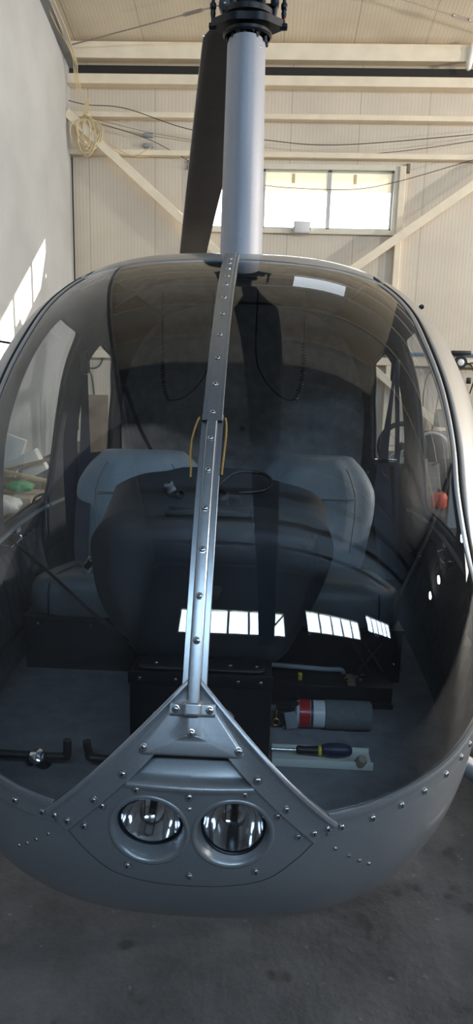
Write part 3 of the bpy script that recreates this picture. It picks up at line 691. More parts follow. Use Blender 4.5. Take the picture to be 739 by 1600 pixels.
# belts
def ribbon(path, w, wd=(1, 0, 0), th=.0016, n=40):
    P = rs(path, n); wd = A(wd)/np.linalg.norm(wd); T = np.gradient(P, axis=0); N = np.cross(T, wd); N /= np.linalg.norm(N, axis=1)[:, None]+1e-9
    W = np.interp(np.linspace(0, 1, n), np.linspace(0, 1, len(w)), w)[:, None] if not np.isscalar(w) else w
    return A([P-wd*W/2-N*th, P+wd*W/2-N*th, P+wd*W/2+N*th, P-wd*W/2+N*th])
lb = B().grid(ribbon([(-.592, 1.66, 1.455), (-.588, 1.63, 1.31), (-.575, 1.56, 1.09), (-.545, 1.40, .97), (-.50, 1.20, .862), (-.42, .97, .898)], [.02, .035, .052, .055, .045, .045]), True, False).build('seat_belt', 'belt', heli, auto=60)
B().grid(ribbon([(-.60, 1.64, 1.44), (-.635, 1.60, 1.25), (-.64, 1.60, 1.1), (-.62, 1.55, .9), (-.60, 1.50, .72)], [.03, .05, .06, .06, .06]), True, False).build('seat_belt', 'belt', heli, auto=60)
b = B().box((-.405, .93, .918), (.03, .03, .055), .005, Matrix.Rotation(.6, 3, 'Y')).mi(1).box((-.403, .913, .923), (.018, .008, .03), .002, Matrix.Rotation(.6, 3, 'Y'))
b.build('belt_buckle', ['chrome', 'black'], lb)
rb = B().grid(ribbon([(.590, 1.66, 1.50), (.580, 1.63, 1.40), (.570, 1.61, 1.29), (.562, 1.60, 1.17), (.572, 1.58, .98), (.60, 1.52, .72)], [.008, .018, .034, .068, .072, .07]), True, False).build('seat_belt', 'belt', heli, auto=60)
B().grid(ribbon([(.598, 1.66, 1.50), (.612, 1.64, 1.3), (.622, 1.63, 1.1), (.635, 1.56, .75)], .017), True, False).build('seat_belt', 'belt', heli, auto=60)
B().box((.567, 1.585, 1.172), (.085, .012, .006), .002).build('belt_guide', 'chrome', rb)
for s in (1, -1): B().box((s*.597, 1.685, 1.50), (.03, .05, .09), .014).build('belt_anchor', 'black', heli)
B().grid(ribbon([(-.46, 1.76, 1.42), (-.40, 1.74, 1.26), (-.34, 1.72, 1.15)], .016, (1, 0, 0)), True, False).build('shoulder_strap', 'black', heli, auto=60)
# small fittings outside
for P in ((.60, 1.32, 1.715), (-.632, 1.32, 1.700)):
    q = star(A(P)); n = nrm(q); b = B().box(q+n*.006, (.012, .05, .014), .004)
    b.tube([q+n*.0, q+n*.02+A([0, .01, 0])], .005, 8).lathe([(.0005, -.008), (.008, -.006), (.008, .006), (.0005, .008)], q+n*.02, (0, 1, 0), 12).build('door_hinge', 'blackm', heli)
q = star(A([-.735, 1.3, 1.60])); B().tube([q+A([.004, 0, 0]), q+A([-.03, 0, .006]), q+A([-.36, .02, .05])], [.006, .004, .003], 10).build('temperature_probe', 'blackm', heli)
# dark line from the door sill to the box, drawn as a thin tube
B().tube(rs([(-.665, 1.00, .965), (-.47, .80, .915), (-.30, .60, .88), (-.165, .47, .858)], 30), .0045, 8).build('dark_line', 'black', heli)

# ------------------------------------------------------------------ loose things in and on the helicopter
for x0, dx, lab in ((-.0275, -1, 'thin tan cord hanging down the left side of the windshield bow'), (.0265, 1, 'thin tan cord hanging down the right side of the windshield bow')):
    P = []
    for y, k in ((.395, 0), (.388, .3), (.37, .75), (.352, 1.), (.33, 1.), (.31, .7), (.295, .62)) if dx < 0 else ((.395, 0), (.38, .25), (.36, .3), (.34, .2), (.32, .1), (.30, .0)):
        c = star(A([x0+dx*.012*k, y, float(fT(sqrt(y)))-.0004])); P.append(c+nrm(c)*.0035)
    if dx < 0: P = P
    tag(B().tube(rs(P, 40), .0022, 8).build('tan_cord', 'cord'), lab, 'cord', 'cords tied to the windshield bow')
def coil(path, r, turns, n=400, rw=.0028):
    P = rs(path, n); T = np.gradient(P, axis=0); T /= np.linalg.norm(T, axis=1)[:, None]; u = np.cross(T, [0, 1., 0]); u /= np.linalg.norm(u, axis=1)[:, None]; w = np.cross(T, u)
    a = np.linspace(0, 2*pi*turns, n)[:, None]; return P+r*(np.cos(a)*u+np.sin(a)*w)
for s, lab in ((1, 'coiled black headset cord hanging from the cabin roof on the right'), (-1, 'coiled black headset cord hanging from the cabin roof on the left')):
    t = empty('headset_cord', (s*.25, 1.9, 1.80)); tag(t, lab, 'cord', 'headset cords under the cabin roof')
    k = (lambda p: [(q[0]-s*.25, q[1]-1.9, q[2]-1.80) for q in p])
    if s > 0: c, l = [(.255, 1.9, 1.60), (.256, 1.9, 1.50), (.25, 1.9, 1.43), (.226, 1.9, 1.366)], [(.226, 1.9, 1.366), (.19, 1.9, 1.368), (.14, 1.9, 1.40), (.09, 1.9, 1.46), (.06, 1.9, 1.55), (.06, 1.9, 1.80)]
    else: c, l = [(-.327, 1.9, 1.58), (-.327, 1.9, 1.48), (-.322, 1.9, 1.41), (-.305, 1.9, 1.35)], [(-.305, 1.9, 1.35), (-.27, 1.9, 1.352), (-.22, 1.9, 1.375), (-.155, 1.9, 1.45), (-.13, 1.9, 1.55), (-.12, 1.9, 1.80)]
    B().tube(coil(k(c), .009, 20), .0028, 6).build('coil', 'black', t); B().tube(rs(k(l), 50), .003, 6).build('lead', 'black', t)
    B().tube(k([c[0], (c[0][0], 1.9, 1.81)]), .003, 6).build('upper_lead', 'black', t)
# extinguisher
ex = empty('fire_extinguisher', (.285, .58, ZF+.0115)); tag(ex, 'small fire extinguisher with red band and grey sleeve lying on the cabin floor', 'fire extinguisher')
EX = (0, 0, .0375)
b = B().lathe([(.014, -.075), (.030, -.070), (.0345, -.062), (.0345, .006), (.030, .008)], EX, (1, 0, 0), 40); b.build('cylinder', 'white', ex)
B().lathe([(.0352, -.063), (.0354, -.062), (.0354, -.036), (.0352, -.035)], EX, (1, 0, 0), 40).build('red_band', 'red', ex)
B().lathe([(.0352, -.034), (.0354, -.0335), (.0354, -.028), (.0352, -.0275)], EX, (1, 0, 0), 40).build('navy_band', 'navy', ex)
b = B()
for k in range(3): 
    an = radians(50+k*22); c = A([-.012+.004*k, -.0353*cos(an), .033+.0353*sin(an)]); b.box(c, (.016, .005, .001), 0, Matrix.Rotation(-(pi/2-an), 3, 'X'))
b.build('label_print', 'navy', ex, False)
B().lathe([(.0005, .122), (.033, .122), (.037, .118), (.037, .004), (.0345, .002)], EX, (1, 0, 0), 40).build('sleeve', 'cloth', ex)
b = B().lathe([(.012, -.10), (.014, -.08), (.016, -.07)], EX, (1, 0, 0), 20).box((-.103, 0, .048), (.04, .024, .03), .005).box((-.092, -.005, .066), (.06, .018, .008), .003).box((-.112, -.012, .03), (.03, .02, .04), .005, Matrix.Rotation(.4, 3, 'Y'))
b.build('valve_head', 'black', ex)
b = B().box((-.084, -.026, .03), (.03, .008, .046), .003, Matrix.Rotation(-.2, 3, 'Y')); b.build('squeeze_lever', 'grey', ex)
t = np.linspace(0, 2*pi, 24, endpoint=False); B().tube(np.stack([-.122+.009*np.cos(t), 0*t-.03, .026+.009*np.sin(t)], -1), .0016, 6, True).tube([(-.122, -.03, .035), (-.12, -.02, .055)], .0015, 6).build('pull_pin', 'brass', ex)
# white strip and screwdriver
tr = empty('plastic_strip', (.27, .43, ZF+.01)); tag(tr, 'white U-shaped plastic strip on the cabin floor under the screwdriver', 'strip')
b = B().box((0, 0, .003), (.235, .075, .004), .001).box((0, -.036, .011), (.235, .004, .02), .001).box((0, .036, .008), (.235, .004, .014), .001); b.build('channel', 'tray', tr)
sd = empty('screwdriver', (.24, .432, ZF+.02)); tag(sd, 'screwdriver with dark blue handle and yellow ring lying on the white strip', 'screwdriver')
B().tube([(-.088, 0, .012), (-.02, 0, .012)], .0034, 10).build('shaft', 'chrome', sd)
B().lathe([(.006, -.03), (.0105, -.026), (.0095, -.01), (.011, .02), (.0115, .022)], (0, 0, .013), (1, 0, 0), 20).build('collar', 'black', sd)
B().lathe([(.0112, .022), (.0125, .024), (.0125, .028), (.0112, .030)], (0, 0, .013), (1, 0, 0), 20).build('yellow_ring', 'yellow', sd)
B().lathe([(.011, .030), (.016, .045), (.0175, .065), (.016, .085), (.012, .097), (.007, .102), (.0005, .103)], (0, 0, .0165), (1, 0, 0), 24).build('handle', 'navy', sd)
tag(B().lathe([(.0005, 0), (.012, 0), (.013, .004), (.012, .03), (.009, .036), (.0005, .037)], (.356, .408, ZF+.0155), (.15, -.6, .8), 20).build('cork_stopper', 'wood'), 'small round wooden stopper beside the screwdriver handle', 'stopper')

# ------------------------------------------------------------------ hangar
XL, XR, YB, YF = -3.12, 14.5, 11.0, -8.0
zc = lambda y: 6.12+.238*(YB-y)
def boxes(name, lst, m, smooth=False):
    b = B()
    for x0, x1, y0, y1, z0, z1 in lst: b.box(((x0+x1)/2, (y0+y1)/2, (z0+z1)/2), (x1-x0, y1-y0, z1-z0))
    return struct(b.build(name, m, None, smooth))
boxes('floor', [(XL-.2, XR+.2, YF-.2, YB+.2, -.2, 0)], 'floor')
WX0, WX1, WZ0, WZ1 = -1.16, 2.08, 3.44, 4.46
boxes('wall_back', [(XL, WX0, YB, YB+.12, 0, 6.4), (WX1, XR, YB, YB+.12, 0, 6.4), (WX0, WX1, YB, YB+.12, 0, WZ0), (WX0, WX1, YB, YB+.12, WZ1, 6.4)], 'wall')
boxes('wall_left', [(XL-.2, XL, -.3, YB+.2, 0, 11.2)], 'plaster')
boxes('wall_left', [(XL-.2, XL, YF-.2, -.3, 0, 11.2)], 'plain')   # shade put into the colour: front part darkened for the canopy's reflections
# right wall with an unseen bright window added to light the hall, front wall with two clerestory rows
RW = [(6.2, 10.6, 1.4, 6.2)]
FW = [(-1.55, 2.65, 7.2, 8.25), (3.85, 8.2, 7.5, 8.55), (9.3, 13.4, 8.1, 9.15)]
def wall_with(name, ax, u0, u1, z1, wins, m, c0, c1):
    us = sorted(set([u0, u1]+[w[0] for w in wins]+[w[1] for w in wins])); L = []
    for a, b_ in zip(us[:-1], us[1:]):
        ws = [w for w in wins if w[0] <= a and w[1] >= b_]
        seg = [(0, z1)] if not ws else [(0, ws[0][2]), (ws[0][3], z1)]
        for p, q in seg: L.append((c0, c1, a, b_, p, q) if ax == 'y' else (a, b_, c0, c1, p, q))
    return boxes(name, L, m)
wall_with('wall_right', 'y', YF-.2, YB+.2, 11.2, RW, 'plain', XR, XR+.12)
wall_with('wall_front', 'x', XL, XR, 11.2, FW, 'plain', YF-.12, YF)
n_win = [0]
def win(ax, a, b_, z0, z1, c, npan, paneM, frameM='beam', diag=False):
    n_win[0] += 1
    g = B(); w = .05; o = lambda u, d, z, du, dd, dz: g.box((d, u, z) if ax == 'y' else (u, d, z), (dd, du, dz) if ax == 'y' else (du, dd, dz))
    o((a+b_)/2, c, z0+w/2, b_-a, .08, w); o((a+b_)/2, c, z1-w/2, b_-a, .08, w); o(a+w/2, c, (z0+z1)/2, w, .078, z1-z0); o(b_-w/2, c, (z0+z1)/2, w, .078, z1-z0)
    for k in range(1, npan): o(a+(b_-a)*k/npan, c, (z0+z1)/2, .09, .07, z1-z0-.02)
    f = struct(g.build('window_%d' % n_win[0], frameM, None, False))
    p = B(); dd = c+(.035 if c > 0 else -.035)
    if ax == 'y': p.add([(dd, a, z0), (dd, b_, z0), (dd, b_, z1), (dd, a, z1)], [(0, 1, 2, 3)])
    else: p.add([(a, dd, z0), (b_, dd, z0), (b_, dd, z1), (a, dd, z1)], [(0, 1, 2, 3)])
    po = p.build('pane', paneM, f, False); po['kind'] = 'structure'
    if diag:
        q = B().tube([(a+(b_-a)*.77, c+.07, z0), (b_-.03, c+.07, z1-.1)], .04, 8).build('brace', frameM, f); q['kind'] = 'structure'
    return f
# back window: three sliding panes in a cream frame with tan strips standing in for the eave
n_win[0] += 1
g = B(); w = .07
for x0, x1, z0, z1 in ((WX0, WX1, WZ0, WZ0+w), (WX0, WX1, WZ1-w, WZ1), (WX0, WX0+w, WZ0+w, WZ1-w), (WX1-w-.03, WX1, WZ0+w, WZ1-w)): g.box(((x0+x1)/2, YB+.01, (z0+z1)/2), (x1-x0, .16, z1-z0))
wf = struct(g.build('window_1', 'winframe', None, False))
for k, (x0, x1) in enumerate(((-1.09, -.06), (-.06, .98), (.98, 1.98))):
    g = B(); s = .032
    for a0, a1, b0, b1 in ((x0, x1, WZ0+w, WZ0+w+s), (x0, x1, WZ1-w-s, WZ1-w), (x0, x0+s, WZ0+w, WZ1-w), (x1-s, x1, WZ0+w, WZ1-w)): g.box(((a0+a1)/2, YB+.03, (b0+b1)/2), (a1-a0, .05, b1-b0), .004)
    q = g.build('sash', 'alu', wf, False); q['kind'] = 'structure'
    g = B().add([(x0+s, YB+.03, WZ0+w+s), (x1-s, YB+.03, WZ0+w+s), (x1-s, YB+.03, WZ1-w-s), (x0+s, YB+.03, WZ1-w-s)], [(0, 1, 2, 3)]); q = g.build('pane', 'pane', wf, False); q['kind'] = 'structure'
    q = B().box(((x0+x1)/2, YB+.024, WZ1-w-s-.14), (x1-x0-2*s, .004, .28)).build('eave_strip', 'eave_tan', wf, False); q['kind'] = 'structure'
    if k: q = B().box(((x0+x1)/2+(-.05 if k == 1 else -.1), YB+.02, WZ1-w-s-.09), (.05, .01, .14), .004).build('tape', 'cream', wf, False); q['kind'] = 'structure'
# eave outside the window: shades the upper part of the view
q = boxes('trim_1', [(WX0-.5, WX1+.5, YB+.12, YB+.62, 4.62, 4.70)], 'beam')
win('y', *RW[0], XR-.0, 5, 'fill_side')  # added glowing pane that brightens the back of the hall
win('x', *FW[0], YF+.0, 5, 'sky_front', diag=True); win('x', *FW[1], YF+.0, 5, 'sky_front'); win('x', *FW[2], YF+.0, 5, 'sky_front')
# roof with a skylight
SK = (.75, 2.2, 5.3, 6.6)
rt = B()
def roofq(x0, x1, y0, y1):
    rt.add([(x0, y0, zc(y0)), (x1, y0, zc(y0)), (x1, y1, zc(y1)), (x0, y1, zc(y1)), (x0, y0, zc(y0)+.1), (x1, y0, zc(y0)+.1), (x1, y1, zc(y1)+.1), (x0, y1, zc(y1)+.1)], [(0, 1, 2, 3), (4, 5, 6, 7), (0, 1, 5, 4), (2, 3, 7, 6), (1, 2, 6, 5), (3, 0, 4, 7)])
roofq(XL-.2, 4.4, 1.4, 5.3); roofq(XL-.2, 4.4, 6.6, 9.0); roofq(XL-.2, XR+.2, 9.0, YB+.2)
roofq(XL-.2, .75, 5.3, 6.6); roofq(2.2, 4.4, 5.3, 6.6)
struct(rt.build('ceiling', 'roof', None, False))
rt = B(); roofq(XL-.2, XR+.2, YF-.2, 1.4); roofq(4.4, XR+.2, 1.4, 9.0); struct(rt.build('ceiling', 'roof_dim', None, False))   # dimness painted into the roof over front and far bays for darker reflections
for (x0, x1, y0, y1) in (SK,):
    n_win[0] += 1
    struct(B().add([(x0, y0, zc(y0)+.02), (x1, y0, zc(y0)+.02), (x1, y1, zc(y1)+.02), (x0, y1, zc(y1)+.02)], [(0, 1, 2, 3)]).build('window_%d' % n_win[0], 'skylight', None, False))
# girts on the back wall, eave purlin, posts and braces
nt_ = [1]
def trim(b, m, parent=None):
    nt_[0] += 1; return struct(b.build('trim_%d' % nt_[0], m, None, False))
def girt(z0, z1, d, x0=XL, x1=XR, m='beam'):
    b = B().box(((x0+x1)/2, YB-d/2, (z0+z1)/2), (x1-x0, d, z1-z0), .01); trim(b, m)
girt(5.87, 6.10, .20); girt(5.52, 5.66, .20); girt(5.07, 5.15, .15); girt(4.54, 4.62, .12)
girt(5.71, 5.83, .04, m='dark')
girt(1.42, 1.54, .12)
trim(B().tube([(1.2, YB-.05, 1.61), (XR, YB-.05, 1.66)], .025, 10), 'blue')
trim(B().box((2.10, YB-.05, 2.2), (.10, .10, 4.5), .008), 'beam')
trim(B().tube([(XL+.03, YB-.09, 4.5), (XL+.03, YB-.09, 0.2)], .012, 8), 'dark')
def bar(p, q, w, t, m='beam'):
    p, q = Vector(p), Vector(q); d = q-p; b = B(); b.box((0, 0, 0), (d.length, t, w), .006)
    R = d.to_track_quat('X', 'Y').to_matrix(); R = Matrix((d.normalized(), Vector((0, 1, 0)), d.normalized().cross(Vector((0, 1, 0))))).transposed()
    b.v = [tuple((p+q)/2+R @ Vector(v)) for v in b.v]; trim(b, m)
bar((-3.12, 10.76, 5.10), (-.55, 10.76, 2.93), .13, .07); bar((3.85, 10.80, 4.66), (1.15, 10.80, 2.72), .13, .07)
bar((1.75, 10.82, 1.42), (3.4, 10.82, -.02+.15), .12, .06)
# rafters and purlins of the roof
for y in np.arange(9.6, -8, -1.45):
    L_ = B(); L_.box(((XL+XR)/2, y, zc(y)-.09), (XR-XL, .07, .16), .008); trim(L_, 'beamg' if y < 1.4 else 'beam')  # front purlins take the darker tone of the dimmed roof
def raf(x, w, h):
    b = B(); v = []
    for xx in (x-w/2, x+w/2):
        for y in (YF, YB): v += [(xx, y, zc(y)-.17), (xx, y, zc(y)-.17-h)]
    b.add(v, [(0, 1, 3, 2), (4, 5, 7, 6), (0, 1, 5, 4), (2, 3, 7, 6), (0, 2, 6, 4), (1, 3, 7, 5)]); trim(b, 'beamg')
raf(XL+.06, .12, .18); raf(XR-.1, .2, .3)
#PART3
# ------------------------------------------------------------------ things hanging on the hangar walls
def wire(name, pts, r, m, label, cat='cable', group=None, n=40):
    return tag(B().tube(rs(pts, n), r, 6).build(name, m), label, cat, group)
cl = empty('cable_coil', (-2.80, 10.72, 5.04)); tag(cl, 'bundle of cream cable hung in a loose coil on the left of the back wall', 'cable')
for k in range(9):
    w, h = .07+.02*k, .16+.03*(k % 5); dx = random.uniform(-.05, .05); t = np.linspace(0, 2*pi, 40)
    P = np.stack([dx+w*np.sin(t)*(1+.2*np.cos(t)), .02*np.sin(3*t+k)-.0, -.14-h*.55+h*np.cos(t)], -1)
    B().tube(P, .009, 6).build('cable_loop', 'cream', cl)
for k in range(6):
    a = radians(60+k*13); B().tube(rs([(0, 0, -.02), (.1*cos(a), -.02, .12), (.28*cos(a)+.1*(k-2), -.03, .26*sin(a))], 20), .006, 6).build('cable_end', 'cream', cl)
B().tube(arc((0, 0, 0), .05, 0, 2*pi, 24, 'xy'), .012, 8).build('binding', 'cream', cl)
for k, (x2, z2) in enumerate(((.95, -.55), (1.0, -.42))): B().tube(rs([(.05, 0, -.05), (.35, .01, -.38-.05*k), (.7, .01, -.55), (x2, .02, z2-.0)], 30), .007, 6).build('cable_end', 'cream', cl)
wire('cable', [(-3.08, 10.75, 5.26), (-2.78, 10.74, 5.20), (-2.2, 10.75, 5.16), (-1.2, 10.76, 4.88), (-.03, 10.77, 4.75), (1.1, 10.77, 4.70), (3.2, 10.76, 4.88), (5.2, 10.76, 5.1)], .0065, 'wire', 'long dark cable strung across the back wall above the window', n=90)
wire('cable', [(-2.75, 10.82, 5.0), (-1.89, 10.91, 4.78), (-1.23, 10.93, 4.47)], .0055, 'wire', 'thin dark cable running from the cream coil down to the bracket behind the rotor blade')
wire('cable', [(-2.75, 10.86, 5.05), (-1.89, 10.91, 4.88), (-.9, 10.95, 4.74)], .006, 'steelrope', 'thin brown cable sloping from the cream coil past the upper junction box')
wire('cable', [(1.5, 10.9, 4.6), (2.3, 10.86, 4.68), (3.3, 10.86, 4.84), (4.4, 10.86, 5.06)], .0055, 'wire', 'short dark cable rising to the right above the window post')
wire('cable', [(-.04, 10.88, 4.13), (.35, 10.88, 4.10), (1.3, 10.88, 4.09), (2.0, 10.82, 4.2), (3.2, 10.82, 4.55), (4.2, 10.82, 4.85)], .0055, 'wire', 'dark cable crossing in front of the window panes and rising to the right')
for k, (p, q, f, lab) in enumerate((((-3.06, 10.72, 6.0), (4.2, 8.10, 6.60), .27, 'steel bracing rope with turnbuckle under the roof on the left'), ((4.3, 10.72, 6.0), (-2.9, 7.9, 6.60), .235, 'steel bracing rope with turnbuckle under the roof on the right'))):
    p, q = A(p), A(q); t = empty('bracing_rope', p); tag(t, lab, 'rope', 'roof bracing ropes')
    d = q-p; B().tube([(0, 0, 0), d], .009, 6).build('rope', 'steelrope', t); u = d/np.linalg.norm(d); c = d*f
    b = B(); 
    for s in (-.018, .018): b.tube([c-u*.13+A([0, 0, s]), c+u*.13+A([0, 0, s])], .008, 6)
    b.tube([c-u*.15, c-u*.11], .022, 8).tube([c+u*.11, c+u*.15], .022, 8).build('turnbuckle', 'steelrope', t)
for k, (dx, lab) in enumerate(((0, 'cream cable hanging along the left roof beam, nearest the wall'), (.06, 'cream cable hanging along the left roof beam, middle one of three'), (.12, 'cream cable hanging along the left roof beam, farthest from the wall'))):
    wire('hanging_cable', [(-3.06+dx, 9.3, 6.22-.02*k), (-3.04+dx, 10.0, 6.0), (-2.98+dx*.6, 10.60, 5.86-.05*k), (-2.97+dx*.4, 10.70, 5.62), (-2.93+dx*.5, 10.72, 5.36)], .008, 'cream', lab, group='cream cables under the left roof beam')
for z, lab in ((4.85, 'small grey junction box on the back wall, upper of two'), (4.70, 'small grey junction box on the back wall, lower of two')):
    t = empty('junction_box', (-1.89, YB, z)); tag(t, lab, 'junction box', 'junction boxes on the back wall')
    B().box((0, -.03, 0), (.15, .06, .06), .008).build('box_body', 'grey', t); B().box((0, -.062, 0), (.13, .008, .045), .003).build('lid', 'grey', t)
for x, lab in ((-1.24, 'small dark wall bracket left of the window behind the rotor blade'), (2.19, 'small dark wall bracket right of the window post')):
    t = tag(B().box((x, YB-.02, 4.43), (.05, .04, .14), .006).box((x-.02, YB-.06, 4.39), (.03, .08, .03), .006).build('wall_bracket', 'brown'), lab, 'bracket', 'dark brackets beside the window')
fl2 = empty('floodlight', (.57, YB-.02, 3.52)); tag(fl2, 'small white floodlight mounted under the window pane', 'floodlight')
B().box((0, -.09, 0), (.26, .06, .18), .012).build('housing', 'alu', fl2); B().box((0, -.122, 0), (.225, .006, .15), .004).build('front_glass', 'white', fl2)
b = B().box((-.14, -.05, -.01), (.012, .14, .03)).box((.14, -.05, -.01), (.012, .14, .03)); b.build('bracket', 'alu', fl2)
tag(B().lathe([(.0005, 0), (.035, .02), (.05, .10), (.04, .2), (.055, .28), (.03, .36), (.0005, .38)], (2.93, 10.785, 5.74), (.1, 0, 1), 14).build('foam_lump', 'foam'), 'pale lump of hardened foam on the top wall beam at right', 'foam')
# gadget and cables on the pipe at right
gd = empty('wall_gadget', (3.33, YB-.15, 1.55)); tag(gd, 'black cable reel gadget hanging on the blue pipe at right', 'cable reel')
B().box((-.1, 0, .10), (.32, .08, .07), .02).build('handle', 'black', gd)
B().lathe([(.03, -.03), (.10, -.03), (.10, .03), (.03, .03)], (-.1, -.02, -.05), (0, 1, 0), 24).build('reel', 'black', gd); B().lathe([(.0005, -.034), (.05, -.034), (.055, -.03)], (-.1, -.02, -.05), (0, 1, 0), 20).build('hub', 'white', gd)
B().tube(rs([(0, 0, -.05), (.1, 0, -.12), (.15, 0, -.3), (.1, 0, -.55)], 30), .012, 6).tube(rs([(0, 0, -.08), (.12, 0, -.06), (.2, 0, -.18)], 20), .012, 6).box((.06, -.01, -.34), (.07, .06, .1), .01).build('cable', 'black', gd)
hk = empty('cable_hook', (2.95, YB-.14, 1.40)); tag(hk, 'tangle of cables hanging from a hook under the girt, seen through the right window', 'cable')
B().lathe([(.0005, -.05), (.06, -.04), (.08, .0), (.06, .05), (.0005, .06)], (0, 0, 0), (0, 1, 0), 14).build('hook', 'cream', hk)
for P in ([(-.05, 0, .02), (-.22, 0, -.12), (-.26, .02, -.4), (-.25, .02, -.75)], [(0, 0, 0), (-.02, -.02, -.4), (-.09, 0, -1.1)], [(.04, 0, 0), (.14, 0, -.35), (.13, 0, -.95)], [(.05, 0, 0), (.2, 0, -.3), (.28, 0, -.9)]):
    B().tube(rs(P, 24), .010, 6).build('hanging_cable', 'wire', hk)
lp = empty('cable_loop', (-2.84, YB-.0125, 1.40)); tag(lp, 'dark cable looped on the back wall seen through the left rear window', 'cable')
B().tube(arc((0, 0, 0), .16, 0, 2*pi, 30), .012, 6, True).build('loop', 'wire', lp); B().tube(rs([(-.1, 0, -.12), (-.02, 0, -.3), (.03, 0, -.7)], 20), .012, 6).build('tail', 'wire', lp)

# ------------------------------------------------------------------ heap on the left, seen through the left door window
tag(B().box((-2.25, 5.2, .10), (1.3, 1.4, .08), .008).box((-2.25, 4.55, .03), (1.3, .09, .06), .004).box((-2.25, 5.85, .03), (1.3, .09, .06), .004).box((-2.25, 5.2, .03), (1.3, .09, .06), .004).build('wooden_pallet', 'brown'), 'low brown pallet under the heap by the left wall', 'pallet')
def blk(name, c, d, rx, ry, rz, m, label, cat, bev=.008, group=None):
    R = (Matrix.Rotation(rz, 3, 'Z') @ Matrix.Rotation(ry, 3, 'Y') @ Matrix.Rotation(rx, 3, 'X'))
    return tag(B().box(c, d, bev, R).build(name, m), label, cat, group)
tag(B().box((-2.25, 5.52, .222), (.9, .40, .155), .004).box((-2.25, 5.315, .25), (.86, .012, .03)).box((-2.25, 5.315, .19), (.86, .012, .03)).build('wooden_box', 'brown'), 'flat brown wooden box on the pallet under the foam blocks', 'box')
tag(B().box((-2.26, 5.07, .205), (.70, .42, .13), .004).box((-2.26, 5.07, .272), (.70, .02, .004)).build('cardboard_box', 'wood'), 'flat cardboard box in the middle of the heap under the basin', 'box')
blk('foam_board', (-2.44, 5.78, .435), (.24, .06, .55), -.04, .32, 0, 'foam', 'wide white foam board standing at the back of the heap', 'foam board', group='foam boards')
blk('foam_board', (-2.26, 5.62, .462), (.42, .12, .12), 0, -.45, 0, 'foam', 'long white foam block lying tilted on the heap', 'foam board', group='foam boards')
blk('foam_board', (-2.07, 5.50, .42), (.24, .09, .10), 0, -.5, 0, 'foam', 'short white foam block at the right end of the heap', 'foam board', group='foam boards')
blk('timber_plank', (-2.28, 5.42, .433), (.85, .05, .03), 0, -.27, 0, 'wood', 'raw timber plank sloping up to the right across the heap', 'plank', .003)
blk('timber_plank', (-2.12, 5.345, .383), (.60, .035, .03), 0, .20, 0, 'cream', 'pale thin plank sloping down to the right of the heap', 'plank', .003)
def sack(name, c, d, m, label, cat, seed):
    rnd = np.random.default_rng(seed); th = np.linspace(0, 2*pi, 28, endpoint=False); rows = []
    for k, v in enumerate(np.linspace(-pi/2, pi/2, 14)):
        r = 1+.14*np.sin(5*th+k*.7)+.08*np.sin(9*th-k)+.05*rnd.normal(size=28)
        rows.append(np.stack([c[0]+d[0]*np.cos(v)*np.cos(th)*r, c[1]+d[1]*np.cos(v)*np.sin(th)*r, c[2]+d[2]*np.sin(v)*(1+.1*np.sin(3*th))], -1))
    return tag(B().grid(A(rows), False, True).build(name, m, auto=80), label, cat)
sack('plastic_bag', (-2.13, 4.66, .242), (.20, .13, .092), 'plastic', 'crumpled whitish plastic bag on the front of the heap', 'bag', 1)
sack('green_bag', (-2.07, 5.06, .336), (.12, .09, .05), 'green', 'crumpled green plastic bag in the heap by the left wall', 'bag', 2)
sack('cloth_bundle', (-2.02, 4.28, .085), (.22, .13, .08), 'brick', 'reddish cloth bundle on the floor at the front of the heap', 'cloth', 3)
tag(B().lathe([(.0005, 0), (.10, .0), (.16, .03), (.17, .09), (.16, .09), (.10, .015), (.0005, .012)], (-2.38, 5.07, .2755), (0, 0, 1), 28).build('round_basin', 'brown'), 'brown round basin lying in the heap', 'basin')
for k, lab in enumerate(('black hose curving out of the heap, upper of two', 'black hose curving out of the heap, lower of two')):
    tag(B().tube(rs([(-1.88, 4.78-.09*k, .153), (-1.84, 4.78-.09*k, .30-.04*k), (-1.72, 4.78-.09*k, .32-.04*k), (-1.64, 4.78-.09*k, .153)], 24), .012, 8).build('hose', 'black'), lab, 'hose', 'hoses in the heap')
blk('brown_board', (-2.32, 9.0, .46), (.34, .03, .93), -.12, 0, .1, 'brown', 'brown board leaning upright in front of the back wall at left', 'board', .004)
tag(B().tube([(-2.25, 7.2, 0), (-2.19, 7.5, 1.55)], .022, 10).lathe([(.022, 0), (.03, .02), (.022, .04)], (-2.19, 7.5, 1.53), n=12).build('yellow_pole', 'olive'), 'yellow pole standing behind the left door window', 'pole')
# ------------------------------------------------------------------ clutter on the right, seen through the right door window
en = empty('engine', (2.03, 7.25, 0)); tag(en, 'dark piston engine on a floor stand seen through the right door window', 'engine')
B().box((0, 0, .55), (.36, .30, .34), .04).build('crankcase', 'machine', en)
for k, (x, z) in enumerate(((-.2, .66), (.2, .66), (-.2, .46), (.2, .46))):
    b = B()
    for i in range(7): b.lathe([(.05, -.006), (.075, -.004), (.075, .004), (.05, .006)], (x+(.02*i-.06), 0, z), (1, 0, 0), 16)
    b.tube([(x-.09, 0, z), (x+.09, 0, z)], .05, 12).build('cylinder', 'machine', en)
B().tube(rs([(-.15, -.17, .4), (-.25, -.22, .55), (-.1, -.24, .72), (.1, -.2, .68), (.2, -.18, .5)], 40), .018, 8).build('exhaust_pipe', 'alu', en)
B().tube(rs([(.0, -.17, .35), (.15, -.2, .42), (.25, -.18, .3)], 30), .014, 8).build('hose', 'black', en)
B().lathe([(.0005, 0), (.09, 0), (.10, .03), (.10, .16), (.07, .2), (.0005, .2)], (.12, 0, .78), n=20).build('air_cleaner', 'machine', en)
b = B()
